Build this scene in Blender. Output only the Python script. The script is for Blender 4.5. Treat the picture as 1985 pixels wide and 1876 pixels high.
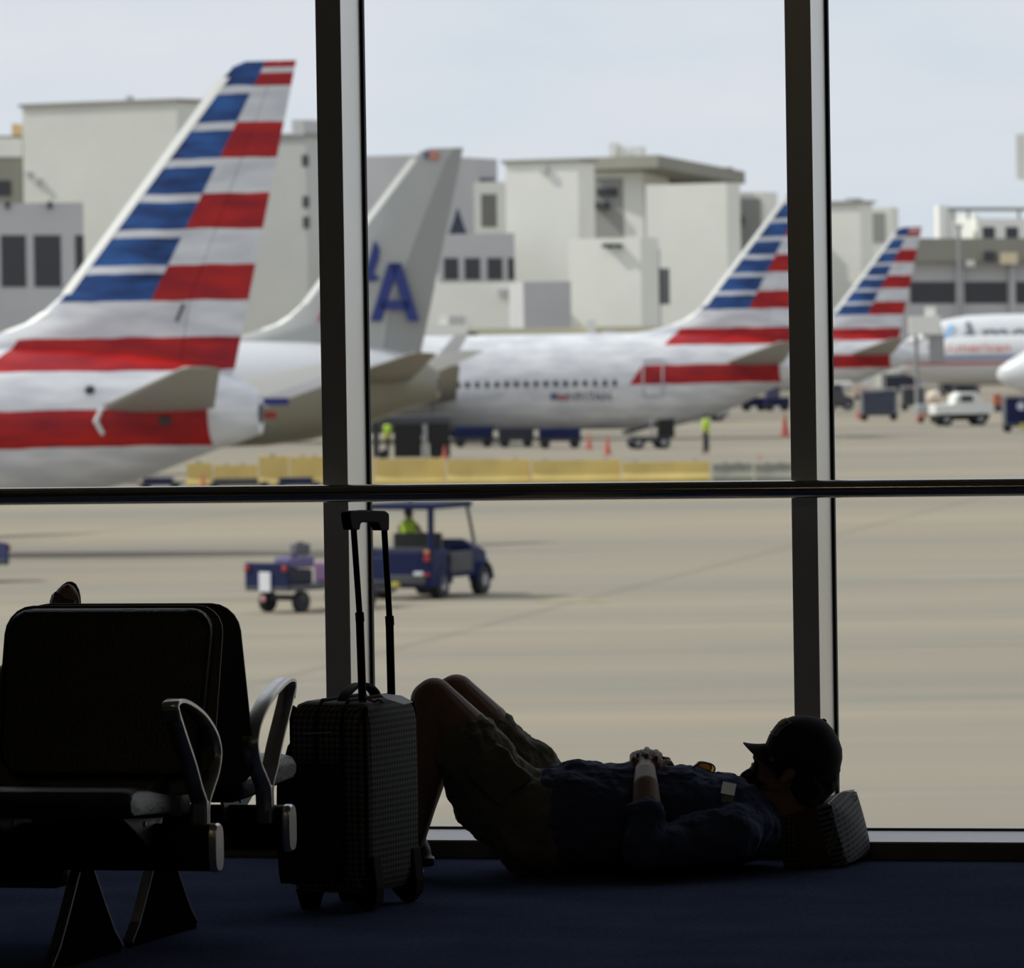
import bpy, bmesh, math, random
from mathutils import Vector, Matrix, Euler
random.seed(7)
for o in list(bpy.data.objects):
    bpy.data.objects.remove(o)
scene = bpy.context.scene
COL = scene.collection
V = Vector
PI = math.pi

# ------------------------------------------------------------------ camera
F = 12000.0                      # focal length in photo pixels
CAMH = 1.53                      # eye height over the terminal carpet
APRON = -4.07                    # apron level (5.6 m under the eye)
PITCH = 298.0 / F
ROLL = 0.0155
cam = bpy.data.cameras.new('camera')
camo = bpy.data.objects.new('camera', cam)
COL.objects.link(camo)
scene.camera = camo
cam.sensor_width = 36.0
cam.lens = F / 1985.0 * 36.0
cam.clip_start = 0.1
cam.clip_end = 5000
cf = V((0, math.cos(PITCH), -math.sin(PITCH)))
r0 = V((1, 0, 0)); u0 = V((0, math.sin(PITCH), math.cos(PITCH)))
cr = math.cos(ROLL) * r0 - math.sin(ROLL) * u0
cu = math.cos(ROLL) * u0 + math.sin(ROLL) * r0
CP = V((0, 0, CAMH))
M = Matrix.Identity(4)
for i in range(3):
    M[i][0] = cr[i]; M[i][1] = cu[i]; M[i][2] = -cf[i]; M[i][3] = CP[i]
camo.matrix_world = M
cam.dof.use_dof = True
cam.dof.focus_distance = 17.2
cam.dof.aperture_fstop = 11.0

# ------------------------------------------------------------------ world, sun, exposure
scene.view_settings.view_transform = 'Standard'
scene.view_settings.look = 'None'
scene.view_settings.gamma = 1
scene.view_settings.use_curve_mapping = False
scene.view_settings.exposure = 0.0
w = bpy.data.worlds.new('sky')
scene.world = w
w.use_nodes = True
nt = w.node_tree
for n in list(nt.nodes): nt.nodes.remove(n)
wo = nt.nodes.new('ShaderNodeOutputWorld')
bg = nt.nodes.new('ShaderNodeBackground')
tc = nt.nodes.new('ShaderNodeTexCoord')
mp = nt.nodes.new('ShaderNodeMapping'); mp.inputs['Scale'].default_value = (9, 9, 26)
mp.inputs['Location'].default_value = (1.3, 0.4, 0.9)
nz = nt.nodes.new('ShaderNodeTexNoise'); nz.inputs['Scale'].default_value = 2.0
nz.inputs['Detail'].default_value = 4; nz.inputs['Roughness'].default_value = 0.5
rp = nt.nodes.new('ShaderNodeValToRGB')
rp.color_ramp.elements[0].position = 0.33; rp.color_ramp.elements[0].color = (0.700, 0.750, 0.830, 1)
rp.color_ramp.elements[1].position = 0.66; rp.color_ramp.elements[1].color = (0.790, 0.790, 0.860, 1)
bg.inputs['Strength'].default_value = 1.0
nt.links.new(tc.outputs['Generated'], mp.inputs['Vector'])
nt.links.new(mp.outputs['Vector'], nz.inputs['Vector'])
nt.links.new(nz.outputs['Fac'], rp.inputs['Fac'])
nt.links.new(rp.outputs['Color'], bg.inputs['Color'])
nt.links.new(bg.outputs['Background'], wo.inputs['Surface'])

SUN_B = math.radians(12.5); SUN_E = math.radians(42)
ld = bpy.data.lights.new('sun', 'SUN'); ld.energy = 3.2; ld.angle = math.radians(0.6)
ld.color = (1.0, 0.96, 0.88)
lo = bpy.data.objects.new('sun', ld); COL.objects.link(lo)
L = V((-math.cos(SUN_B) * math.cos(SUN_E), math.sin(SUN_B) * math.cos(SUN_E), math.sin(SUN_E)))
lo.rotation_euler = (-L).to_track_quat('-Z', 'Y').to_euler()
lo.location = (0, 60, 60)

# ------------------------------------------------------------------ helpers
def ray(px, py):
    return cf + cr * ((px - 992.5) / F) + cu * ((938.0 - py) / F)
def P(px, py, d):
    """world point seen at photo pixel (px,py) at depth y=d"""
    r = ray(px, py)
    return CP + r * (d / r.y)
def G(px, py, z=APRON):
    r = ray(px, py)
    return CP + r * ((z - CAMH) / r.z)
def atz(px, d, z):
    """point at depth d, height z whose photo column is px"""
    p = P(px, 640, d)
    q = P(px, 1640, d)
    k = (z - p.z) / (q.z - p.z)
    return p.lerp(q, k)

def tag(o, label=None, cat=None, group=None, kind=None):
    if label: o['label'] = label
    if cat: o['category'] = cat
    if group: o['group'] = group
    if kind: o['kind'] = kind
    return o
def empty(name, loc=(0, 0, 0), rz=0.0, label=None, cat=None, group=None):
    o = bpy.data.objects.new(name, None)
    o.empty_display_size = 0.2
    COL.objects.link(o)
    o.location = loc; o.rotation_euler = (0, 0, rz)
    return tag(o, label, cat, group)
def copy_tree(o, parent=None):
    c = o.copy(); COL.objects.link(c); c.parent = parent
    for ch in o.children: copy_tree(ch, c)
    return c

class MB:
    def __init__(s): s.v = []; s.f = []; s.m = []; s.cur = 0
    def add(s, vs, fs):
        b = len(s.v)
        s.v += [tuple(x) for x in vs]
        s.f += [tuple(i + b for i in f) for f in fs]
        s.m += [s.cur] * len(fs)
        return s
    def box(s, c, size, rot=None):
        hx, hy, hz = size[0] / 2, size[1] / 2, size[2] / 2
        pts = [V((x, y, z)) for x in (-hx, hx) for y in (-hy, hy) for z in (-hz, hz)]
        if rot is not None:
            R = rot if isinstance(rot, Matrix) else Euler(rot).to_matrix()
            pts = [R @ p for p in pts]
        pts = [p + V(c) for p in pts]
        return s.add(pts, [(0, 1, 3, 2), (4, 6, 7, 5), (0, 4, 5, 1), (2, 3, 7, 6), (0, 2, 6, 4), (1, 5, 7, 3)])
    def hexa(s, p):      # p: 4 bottom (ccw) + 4 top
        return s.add(p, [(3, 2, 1, 0), (4, 5, 6, 7), (0, 1, 5, 4), (1, 2, 6, 5), (2, 3, 7, 6), (3, 0, 4, 7)])
    def cyl(s, p0, p1, r0, r1=None, n=20, caps=True):
        if r1 is None: r1 = r0
        p0 = V(p0); p1 = V(p1)
        d = (p1 - p0)
        if d.length < 1e-9: return s
        d.normalize()
        a = d.orthogonal().normalized(); b = d.cross(a)
        vs = []
        for p, r in ((p0, r0), (p1, r1)):
            for i in range(n):
                t = 2 * PI * i / n
                vs.append(p + (a * math.cos(t) + b * math.sin(t)) * r)
        fs = [(i, (i + 1) % n, n + (i + 1) % n, n + i) for i in range(n)]
        if caps: fs += [tuple(range(n - 1, -1, -1)), tuple(range(n, 2 * n))]
        return s.add(vs, fs)
    def ell(s, c, rad, R=None, n=20, m=12):
        c = V(c); vs = []; fs = []
        if not hasattr(rad, '__len__'): rad = (rad, rad, rad)
        for j in range(1, m):
            ph = PI * j / m
            for i in range(n):
                t = 2 * PI * i / n
                p = V((rad[0] * math.sin(ph) * math.cos(t), rad[1] * math.sin(ph) * math.sin(t), rad[2] * math.cos(ph)))
                vs.append(c + (R @ p if R is not None else p))
        top = V((0, 0, rad[2])); bot = V((0, 0, -rad[2]))
        vs.append(c + (R @ top if R is not None else top)); vs.append(c + (R @ bot if R is not None else bot))
        T = len(vs) - 2; B = T + 1
        for j in range(m - 2):
            for i in range(n):
                a = j * n + i; b = j * n + (i + 1) % n
                fs.append((a, a + n, b + n, b))
        for i in range(n):
            fs.append((T, i, (i + 1) % n))
            fs.append((B, (m - 2) * n + (i + 1) % n, (m - 2) * n + i))
        return s.add(vs, fs)
    def chain(s, pts, flat0=False, flat1=False, n=20):
        """pts: [(Vector, r)...] tapered tube with round joints"""
        for i, (p, r) in enumerate(pts):
            if (i == 0 and flat0) or (i == len(pts) - 1 and flat1): pass
            else: s.ell(p, r, n=n)
            if i: s.cyl(pts[i - 1][0], p, pts[i - 1][1], r, n=n)
        return s
    def loft(s, rings, closed=True, caps=True):
        n = len(rings[0]); vs = [p for r in rings for p in r]; fs = []
        for k in range(len(rings) - 1):
            for i in range(n if closed else n - 1):
                a = k * n + i; b = k * n + (i + 1) % n
                fs.append((a, b, b + n, a + n))
        if caps:
            fs.append(tuple(range(n - 1, -1, -1)))
            fs.append(tuple(range((len(rings) - 1) * n, len(rings) * n)))
        return s.add(vs, fs)
    def prism(s, poly, off):
        """poly: list of Vectors (planar), extruded by vector off"""
        n = len(poly); off = V(off)
        vs = [V(p) for p in poly] + [V(p) + off for p in poly]
        fs = [tuple(range(n - 1, -1, -1)), tuple(range(n, 2 * n))]
        fs += [(i, (i + 1) % n, n + (i + 1) % n, n + i) for i in range(n)]
        return s.add(vs, fs)
    def sweep(s, pts, prof, up, closed=False, scale=None):
        """sweep profile [(a,b)] along pts; a along 'up' axis (fixed), b along the in-plane normal"""
        rings = []; n = len(pts); up = V(up).normalized()
        for i, p in enumerate(pts):
            q0 = pts[i - 1] if (i or closed) else p
            q1 = pts[(i + 1) % n] if (i < n - 1 or closed) else p
            t = (V(q1) - V(q0)).normalized(); nn = t.cross(up).normalized()
            k = scale[i] if scale else 1
            rings.append([V(p) + up * a + nn * b * k for a, b in prof])
        if closed: rings.append(rings[0])
        return s.loft(rings, caps=not closed)
    def build(s, name, mat, parent=None, smooth=False, bevel=0, seg=2, subsurf=0, auto=True):
        me = bpy.data.meshes.new(name)
        me.from_pydata(s.v, [], s.f)
        mats = mat if isinstance(mat, (list, tuple)) else [mat]
        for m_ in mats: me.materials.append(m_)
        for p, k in zip(me.polygons, s.m): p.material_index = min(k, len(mats) - 1)
        bm = bmesh.new(); bm.from_mesh(me)
        bmesh.ops.recalc_face_normals(bm, faces=bm.faces)
        bm.to_mesh(me); bm.free()
        if smooth:
            me.polygons.foreach_set('use_smooth', [True] * len(me.polygons))
            if auto and not subsurf:
                try: me.set_sharp_from_angle(angle=math.radians(40))
                except Exception: pass
        o = bpy.data.objects.new(name, me)
        COL.objects.link(o)
        if parent is not None: o.parent = parent
        if bevel:
            b = o.modifiers.new('bevel', 'BEVEL'); b.width = bevel; b.segments = seg
            b.limit_method = 'ANGLE'; b.angle_limit = math.radians(35)
        if subsurf:
            q = o.modifiers.new('sub', 'SUBSURF'); q.levels = subsurf; q.render_levels = subsurf
        return o

def remesh(o, vox, smooth=4, folds=0.0, fscale=0.1, fac=0.6):
    m = o.modifiers.new('remesh', 'REMESH'); m.mode = 'VOXEL'; m.voxel_size = vox; m.use_smooth_shade = True
    if smooth:
        c = o.modifiers.new('smooth', 'SMOOTH'); c.iterations = smooth; c.factor = fac
    if folds:
        t = bpy.data.textures.new('folds', 'CLOUDS'); t.noise_scale = fscale; t.noise_depth = 3
        d = o.modifiers.new('folds', 'DISPLACE'); d.texture = t; d.strength = folds; d.mid_level = 0.5
        d.texture_coords = 'GLOBAL'
    return o

# ------------------------------------------------------------------ materials
def mat(name, col, rough=0.6, metal=0.0, noise=0.0, nscale=5.0, bump=0.0, bscale=40.0, spec=0.5, emit=None):
    m = bpy.data.materials.new(name); m.use_nodes = True
    nt = m.node_tree; b = nt.nodes['Principled BSDF']
    b.inputs['Base Color'].default_value = (*col, 1)
    b.inputs['Roughness'].default_value = rough
    b.inputs['Metallic'].default_value = metal
    b.inputs['Specular IOR Level'].default_value = spec
    if emit:
        b.inputs['Emission Color'].default_value = (*emit[0], 1); b.inputs['Emission Strength'].default_value = emit[1]
    tc = nt.nodes.new('ShaderNodeTexCoord')
    if noise:
        n = nt.nodes.new('ShaderNodeTexNoise'); n.inputs['Scale'].default_value = nscale
        n.inputs['Detail'].default_value = 4
        nt.links.new(tc.outputs['Object'], n.inputs['Vector'])
        r = nt.nodes.new('ShaderNodeValToRGB')
        r.color_ramp.elements[0].position = 0.3; r.color_ramp.elements[1].position = 0.7
        r.color_ramp.elements[0].color = (*[c * (1 - noise) for c in col], 1)
        r.color_ramp.elements[1].color = (*[min(1, c * (1 + noise)) for c in col], 1)
        nt.links.new(n.outputs['Fac'], r.inputs['Fac'])
        nt.links.new(r.outputs['Color'], b.inputs['Base Color'])
    if bump:
        n2 = nt.nodes.new('ShaderNodeTexNoise'); n2.inputs['Scale'].default_value = bscale
        nt.links.new(tc.outputs['Object'], n2.inputs['Vector'])
        bp = nt.nodes.new('ShaderNodeBump'); bp.inputs['Strength'].default_value = bump
        bp.inputs['Distance'].default_value = 0.01
        nt.links.new(n2.outputs['Fac'], bp.inputs['Height'])
        nt.links.new(bp.outputs['Normal'], b.inputs['Normal'])
    return m

class NX:
    """tiny node-expression helper"""
    def __init__(s, m): s.m = m; s.nt = m.node_tree; s.bsdf = s.nt.nodes['Principled BSDF']
    def op(s, kind, *a):
        n = s.nt.nodes.new('ShaderNodeMath'); n.operation = kind
        for i, x in enumerate(a):
            if isinstance(x, (int, float)): n.inputs[i].default_value = x
            else: s.nt.links.new(x, n.inputs[i])
        return n.outputs[0]
    def add(s, a, b): return s.op('ADD', a, b)
    def sub(s, a, b): return s.op('SUBTRACT', a, b)
    def mul(s, a, b): return s.op('MULTIPLY', a, b)
    def gt(s, a, b): return s.op('GREATER_THAN', a, b)
    def lt(s, a, b): return s.op('LESS_THAN', a, b)
    def fl(s, a): return s.op('FLOOR', a)
    def fr(s, a): return s.op('FRACT', a)
    def AND(s, *a):
        r = a[0]
        for x in a[1:]: r = s.mul(r, x)
        return r
    def OR(s, a, b): return s.op('MAXIMUM', a, b)
    def xyz(s, which='Object'):
        t = s.nt.nodes.new('ShaderNodeTexCoord'); q = s.nt.nodes.new('ShaderNodeSeparateXYZ')
        s.nt.links.new(t.outputs[which], q.inputs[0]); return q.outputs[0], q.outputs[1], q.outputs[2]
    def mix(s, fac, a, b):
        n = s.nt.nodes.new('ShaderNodeMix'); n.data_type = 'RGBA'
        s.nt.links.new(fac, n.inputs[0])
        for k, x in ((6, a), (7, b)):
            if isinstance(x, tuple): n.inputs[k].default_value = (*x, 1)
            else: s.nt.links.new(x, n.inputs[k])
        return n.outputs[2]
    def noise(s, scale, vec=None, detail=3, mapping=None):
        n = s.nt.nodes.new('ShaderNodeTexNoise'); n.inputs['Scale'].default_value = scale; n.inputs['Detail'].default_value = detail
        t = s.nt.nodes.new('ShaderNodeTexCoord')
        if mapping:
            mpn = s.nt.nodes.new('ShaderNodeMapping'); mpn.inputs['Scale'].default_value = mapping
            s.nt.links.new(t.outputs['Object'], mpn.inputs[0]); s.nt.links.new(mpn.outputs[0], n.inputs['Vector'])
        else: s.nt.links.new(t.outputs['Object'], n.inputs['Vector'])
        return n.outputs['Fac']
    def out(s, c): s.nt.links.new(c, s.bsdf.inputs['Base Color'])

MT = {}
MT['mullion'] = mat('mullion_aluminium', (0.86, 0.86, 0.82), 0.32, 0.55, noise=0.04, nscale=3)
MT['gasket'] = mat('black_gasket', (0.01, 0.01, 0.01), 0.7)
MT['sill'] = mat('sill_white', (0.93, 0.93, 0.93), 0.4, noise=0.02, nscale=4)
MT['curb'] = mat('curb_dark', (0.16, 0.15, 0.125), 0.6, noise=0.1, nscale=8)
MT['rail'] = mat('rail_steel', (0.42, 0.40, 0.36), 0.16, 1.0)
MT['wall'] = mat('wall_paint', (0.16, 0.15, 0.13), 0.8, noise=0.04)
MT['ceil'] = mat('ceiling_panel', (0.20, 0.19, 0.17), 0.9)
MT['black_vinyl'] = mat('black_vinyl', (0.009, 0.009, 0.009), 0.38, bump=0.15, bscale=120)
MT['shell'] = mat('seat_shell_grey', (0.055, 0.05, 0.035), 0.5)
MT['cast'] = mat('cast_aluminium', (0.55, 0.54, 0.52), 0.30, 0.95, noise=0.1, nscale=30)
MT['beam'] = mat('beam_black', (0.008, 0.008, 0.008), 0.6, 0.0, spec=0.25)
MT['leg_black'] = mat('leg_black', (0.004, 0.004, 0.005), 1.0, spec=0.02)
MT['bracket'] = mat('bracket_steel', (0.25, 0.25, 0.25), 0.45, 0.6)
MT['black_plastic'] = mat('black_plastic', (0.006, 0.006, 0.006), 0.75, spec=0.2)
MT['rubber'] = mat('rubber', (0.012, 0.012, 0.012), 0.8)
MT['white'] = mat('aircraft_white', (0.70, 0.71, 0.73), 0.35, noise=0.02, nscale=0.8)
MT['tire'] = mat('tyre_black', (0.02, 0.02, 0.021), 0.85)
MT['navy'] = mat('navy_paint', (0.010, 0.016, 0.066), 0.6, spec=0.2, noise=0.2, nscale=2)
MT['darkgrey'] = mat('dark_grey_metal', (0.05, 0.052, 0.06), 0.6, noise=0.2, nscale=2)
MT['grey'] = mat('grey_metal', (0.30, 0.30, 0.31), 0.5, noise=0.1, nscale=2)
MT['winglass'] = mat('dark_window', (0.03, 0.035, 0.045), 0.15)

# glass: clear pane with a faint fresnel reflection
def glass_mat():
    m = bpy.data.materials.new('window_glass'); m.use_nodes = True
    nt = m.node_tree
    for n in list(nt.nodes): nt.nodes.remove(n)
    o = nt.nodes.new('ShaderNodeOutputMaterial'); mx = nt.nodes.new('ShaderNodeMixShader')
    tr = nt.nodes.new('ShaderNodeBsdfTransparent'); tr.inputs[0].default_value = (0.97, 0.985, 0.98, 1)
    gl = nt.nodes.new('ShaderNodeBsdfGlossy'); gl.inputs['Roughness'].default_value = 0.02
    fr = nt.nodes.new('ShaderNodeFresnel'); fr.inputs['IOR'].default_value = 1.2
    nt.links.new(fr.outputs[0], mx.inputs[0]); nt.links.new(tr.outputs[0], mx.inputs[1]); nt.links.new(gl.outputs[0], mx.inputs[2])
    nt.links.new(mx.outputs[0], o.inputs[0])
    return m
MT['glass'] = glass_mat()

def text_mesh(txt, size, shear=0.0, extrude=0.0, xs=1.0):
    """returns (verts, faces) of a text centred at origin, in the XY plane"""
    c = bpy.data.curves.new('t', 'FONT'); c.body = txt; c.size = size; c.align_x = 'CENTER'; c.align_y = 'CENTER'
    c.shear = shear; c.extrude = extrude; c.offset = size * 0.012
    o = bpy.data.objects.new('t', c); COL.objects.link(o)
    bpy.context.view_layer.update()
    dg = bpy.context.evaluated_depsgraph_get()
    me = bpy.data.meshes.new_from_object(o.evaluated_get(dg))
    vs = [V((v.co.x * xs, v.co.y, v.co.z)) for v in me.vertices]; fs = [tuple(p.vertices) for p in me.polygons]
    bpy.data.objects.remove(o); bpy.data.curves.remove(c); bpy.data.meshes.remove(me)
    return vs, fs
# ------------------------------------------------------------------ terminal room
TH = 0.234
WT = V((math.cos(TH), -math.sin(TH), 0)); WN = V((math.sin(TH), math.cos(TH), 0))
WO = G(900, 1663, 0.0)
def W(a, b, z): return WO + WT * a + WN * b + V((0, 0, z))
def win_a(px, py, b):
    r = ray(px, py); o = CP - (WO + WN * b)
    t = -o.dot(WN) / r.dot(WN)
    p = CP + r * t
    return (p - WO).dot(WT), p.z
RW = Matrix(((WT.x, WN.x, 0), (WT.y, WN.y, 0), (0, 0, 1)))
def wbox(mb, a0, a1, b0, b1, z0, z1):
    return mb.box(W((a0 + a1) / 2, (b0 + b1) / 2, (z0 + z1) / 2), (a1 - a0, b1 - b0, z1 - z0), RW)

A_L, A_R = -8.0, 8.6
HT = 4.2
# carpet
carpet = mat('blue_carpet', (0.020, 0.027, 0.060), 1.0, spec=0.0)
nx = NX(carpet)
n1 = nx.noise(220, detail=2); n2 = nx.noise(3.0, detail=3); n3 = nx.noise(60, detail=3, mapping=(1, 3, 1))
f = nx.add(nx.mul(n1, 0.5), nx.add(nx.mul(n3, 0.45), nx.mul(n2, 0.2)))
f = nx.op('MULTIPLY_ADD', f, 2.6, -0.95)
f = nx.op('MINIMUM', nx.op('MAXIMUM', f, 0.0), 1.0)
nx.out(nx.mix(f, (0.020, 0.025, 0.046), (0.105, 0.130, 0.225)))
bp = nx.nt.nodes.new('ShaderNodeBump'); bp.inputs['Strength'].default_value = 0.6; bp.inputs['Distance'].default_value = 0.004
nx.nt.links.new(n1, bp.inputs['Height']); nx.nt.links.new(bp.outputs[0], nx.bsdf.inputs['Normal'])
corners = [W(A_L, 0, 0), W(A_R, 0, 0), V((A_R + 2.2, -6, 0)), V((A_L - 2.2, -6, 0))]
def slab(name, pts, t, m, kind='structure'):
    o = MB().prism(pts, V((0, 0, t))).build(name, m); o['kind'] = kind; return o
back = [W(A_L, 0.36, 0), W(A_R, 0.36, 0), V((A_R + 2.6, -6, 0)), V((A_L - 2.6, -6, 0))]
slab('floor', [p for p in back], -0.25, carpet)
slab('ceiling', [p + V((0, 0, HT)) for p in back], 0.3, MT['ceil'])
def wallseg(name, p, q, z0, z1, t=0.2):
    d = (q - p).normalized(); n = V((-d.y, d.x, 0)) * t
    o = MB().prism([p + V((0, 0, z0)), q + V((0, 0, z0)), q + n + V((0, 0, z0)), p + n + V((0, 0, z0))], V((0, 0, z1 - z0))).build(name, MT['wall'])
    o['kind'] = 'structure'; return o
wallseg('wall_left', back[0], back[3], 0, HT, -0.2)
wallseg('wall_right', back[1], back[2], 0, HT, 0.2)
wallseg('wall_back', back[3], back[2], 0, HT, -0.2)
# curb and sill under the glass
o = wbox(MB(), A_L, A_R, 0, 0.06, 0, 0.050).build('baseboard_window', MT['curb'], bevel=0.003); o['kind'] = 'structure'
mb = MB().prism([W(A_L, 0.004, 0.047), W(A_L, 0.004, 0.052), W(A_L, 0.31, 0.063), W(A_L, 0.31, 0.047)], WT * (A_R - A_L))
o = mb.build('trim_1', MT['sill']); o['kind'] = 'structure'
o = wbox(MB(), A_L, A_R, 0.05, 0.33, -0.25, 0.046).build('wall_front', MT['curb']); o['kind'] = 'structure'
o = wbox(MB(), A_L, A_R, 0.02, 0.34, HT - 0.35, HT - 0.001).build('trim_2', MT['mullion']); o['kind'] = 'structure'
# mullions
aL0, _ = win_a(631.7, 1300, 0.05); aL1, _ = win_a(680.2, 1300, 0.05)
aR0, _ = win_a(1538.8, 1300, 0.05); aR1, _ = win_a(1588.8, 1300, 0.05)
PITCHW = aR0 - aL0
MW = ((aL1 - aL0) + (aR1 - aR0)) / 2
ks = [k for k in range(-6, 7) if A_L + 0.1 < aL0 + k * PITCHW < A_R - 0.2]
idx = 1
win_first = None
for k in ks:
    a = aL0 + k * PITCHW
    root = empty('window_%d' % idx, W(a, 0.3, 0.05)); root['kind'] = 'structure'
    def rel(o, root=root):
        o.parent = root; o.matrix_parent_inverse = Matrix.Translation(-V(root.location)); return o
    mb = wbox(MB(), a, a + MW, 0.05, 0.285, 0.053, HT - 0.35)
    rel(mb.build('mullion', MT['mullion'], bevel=0.0015, seg=1))
    mb = wbox(MB(), a + MW - 0.012, a + MW + 0.008, 0.275, 0.297, 0.063, HT - 0.35)
    wbox(mb, a - 0.004, a + 0.01, 0.285, 0.297, 0.063, HT - 0.35)
    wbox(mb, a + MW + 0.004, a + PITCHW, 0.275, 0.297, 0.060, 0.068)
    rel(mb.build('gasket', MT['gasket']))
    mb = wbox(MB(), a + MW - 0.005, a + PITCHW + 0.005, 0.285, 0.291, 0.055, HT - 0.35)
    rel(mb.build('glass', MT['glass']))
    idx += 1
# end panel left of the first mullion
o = wbox(MB(), A_L, aL0 + ks[0] * PITCHW, 0.06, 0.3, 0.05, HT).build('wall_1', MT['wall']); o['kind'] = 'structure'
aend = aL0 + (ks[-1] + 1) * PITCHW
if aend < A_R:
    o = wbox(MB(), aend, A_R, 0.06, 0.3, 0.05, HT).build('wall_2', MT['wall']); o['kind'] = 'structure'

# handrail
rz = 1.0635
rr = empty('handrail', W(0, -0.03, 0), 0, 'long dark metal handrail running across the windows at waist height', 'handrail')
mb = MB().cyl(W(A_L + 0.1, -0.035, rz), W(A_R - 0.1, -0.035, rz), 0.0258, n=40)
o = mb.build('tube', MT['rail'], smooth=True); o.parent = rr; o.matrix_parent_inverse = Matrix.Translation(-V(rr.location))
for k in ks:
    a = aL0 + k * PITCHW + MW / 2
    o = MB().cyl(W(a, -0.03, rz), W(a, 0.06, rz), 0.012).build('bracket', MT['rail'], smooth=True)
    o.parent = rr; o.matrix_parent_inverse = Matrix.Translation(-V(rr.location))

# dim warm ceiling lamps far behind the camera side
lm = mat('lamp_diffuser', (0.8, 0.7, 0.5), 0.5, emit=((1.0, 0.80, 0.50), 9.0))
for i, (x, y) in enumerate(((-3.0, 3.0), (3.0, 3.0), (-3.0, 8.5), (3.0, 8.5))):
    t = empty('ceiling_light', (x, y, HT), 0, 'square ceiling light panel, ' + ('back left', 'back right', 'front left', 'front right')[i] + ' one of four above the carpet', 'ceiling light', 'ceiling lights of the hall')
    o = MB().box((0, 0, -0.02), (0.62, 0.62, 0.038)).build('frame', MT['mullion'], t)
    o = MB().box((0, 0, -0.045), (0.56, 0.56, 0.01)).build('diffuser', lm, t)

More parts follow.
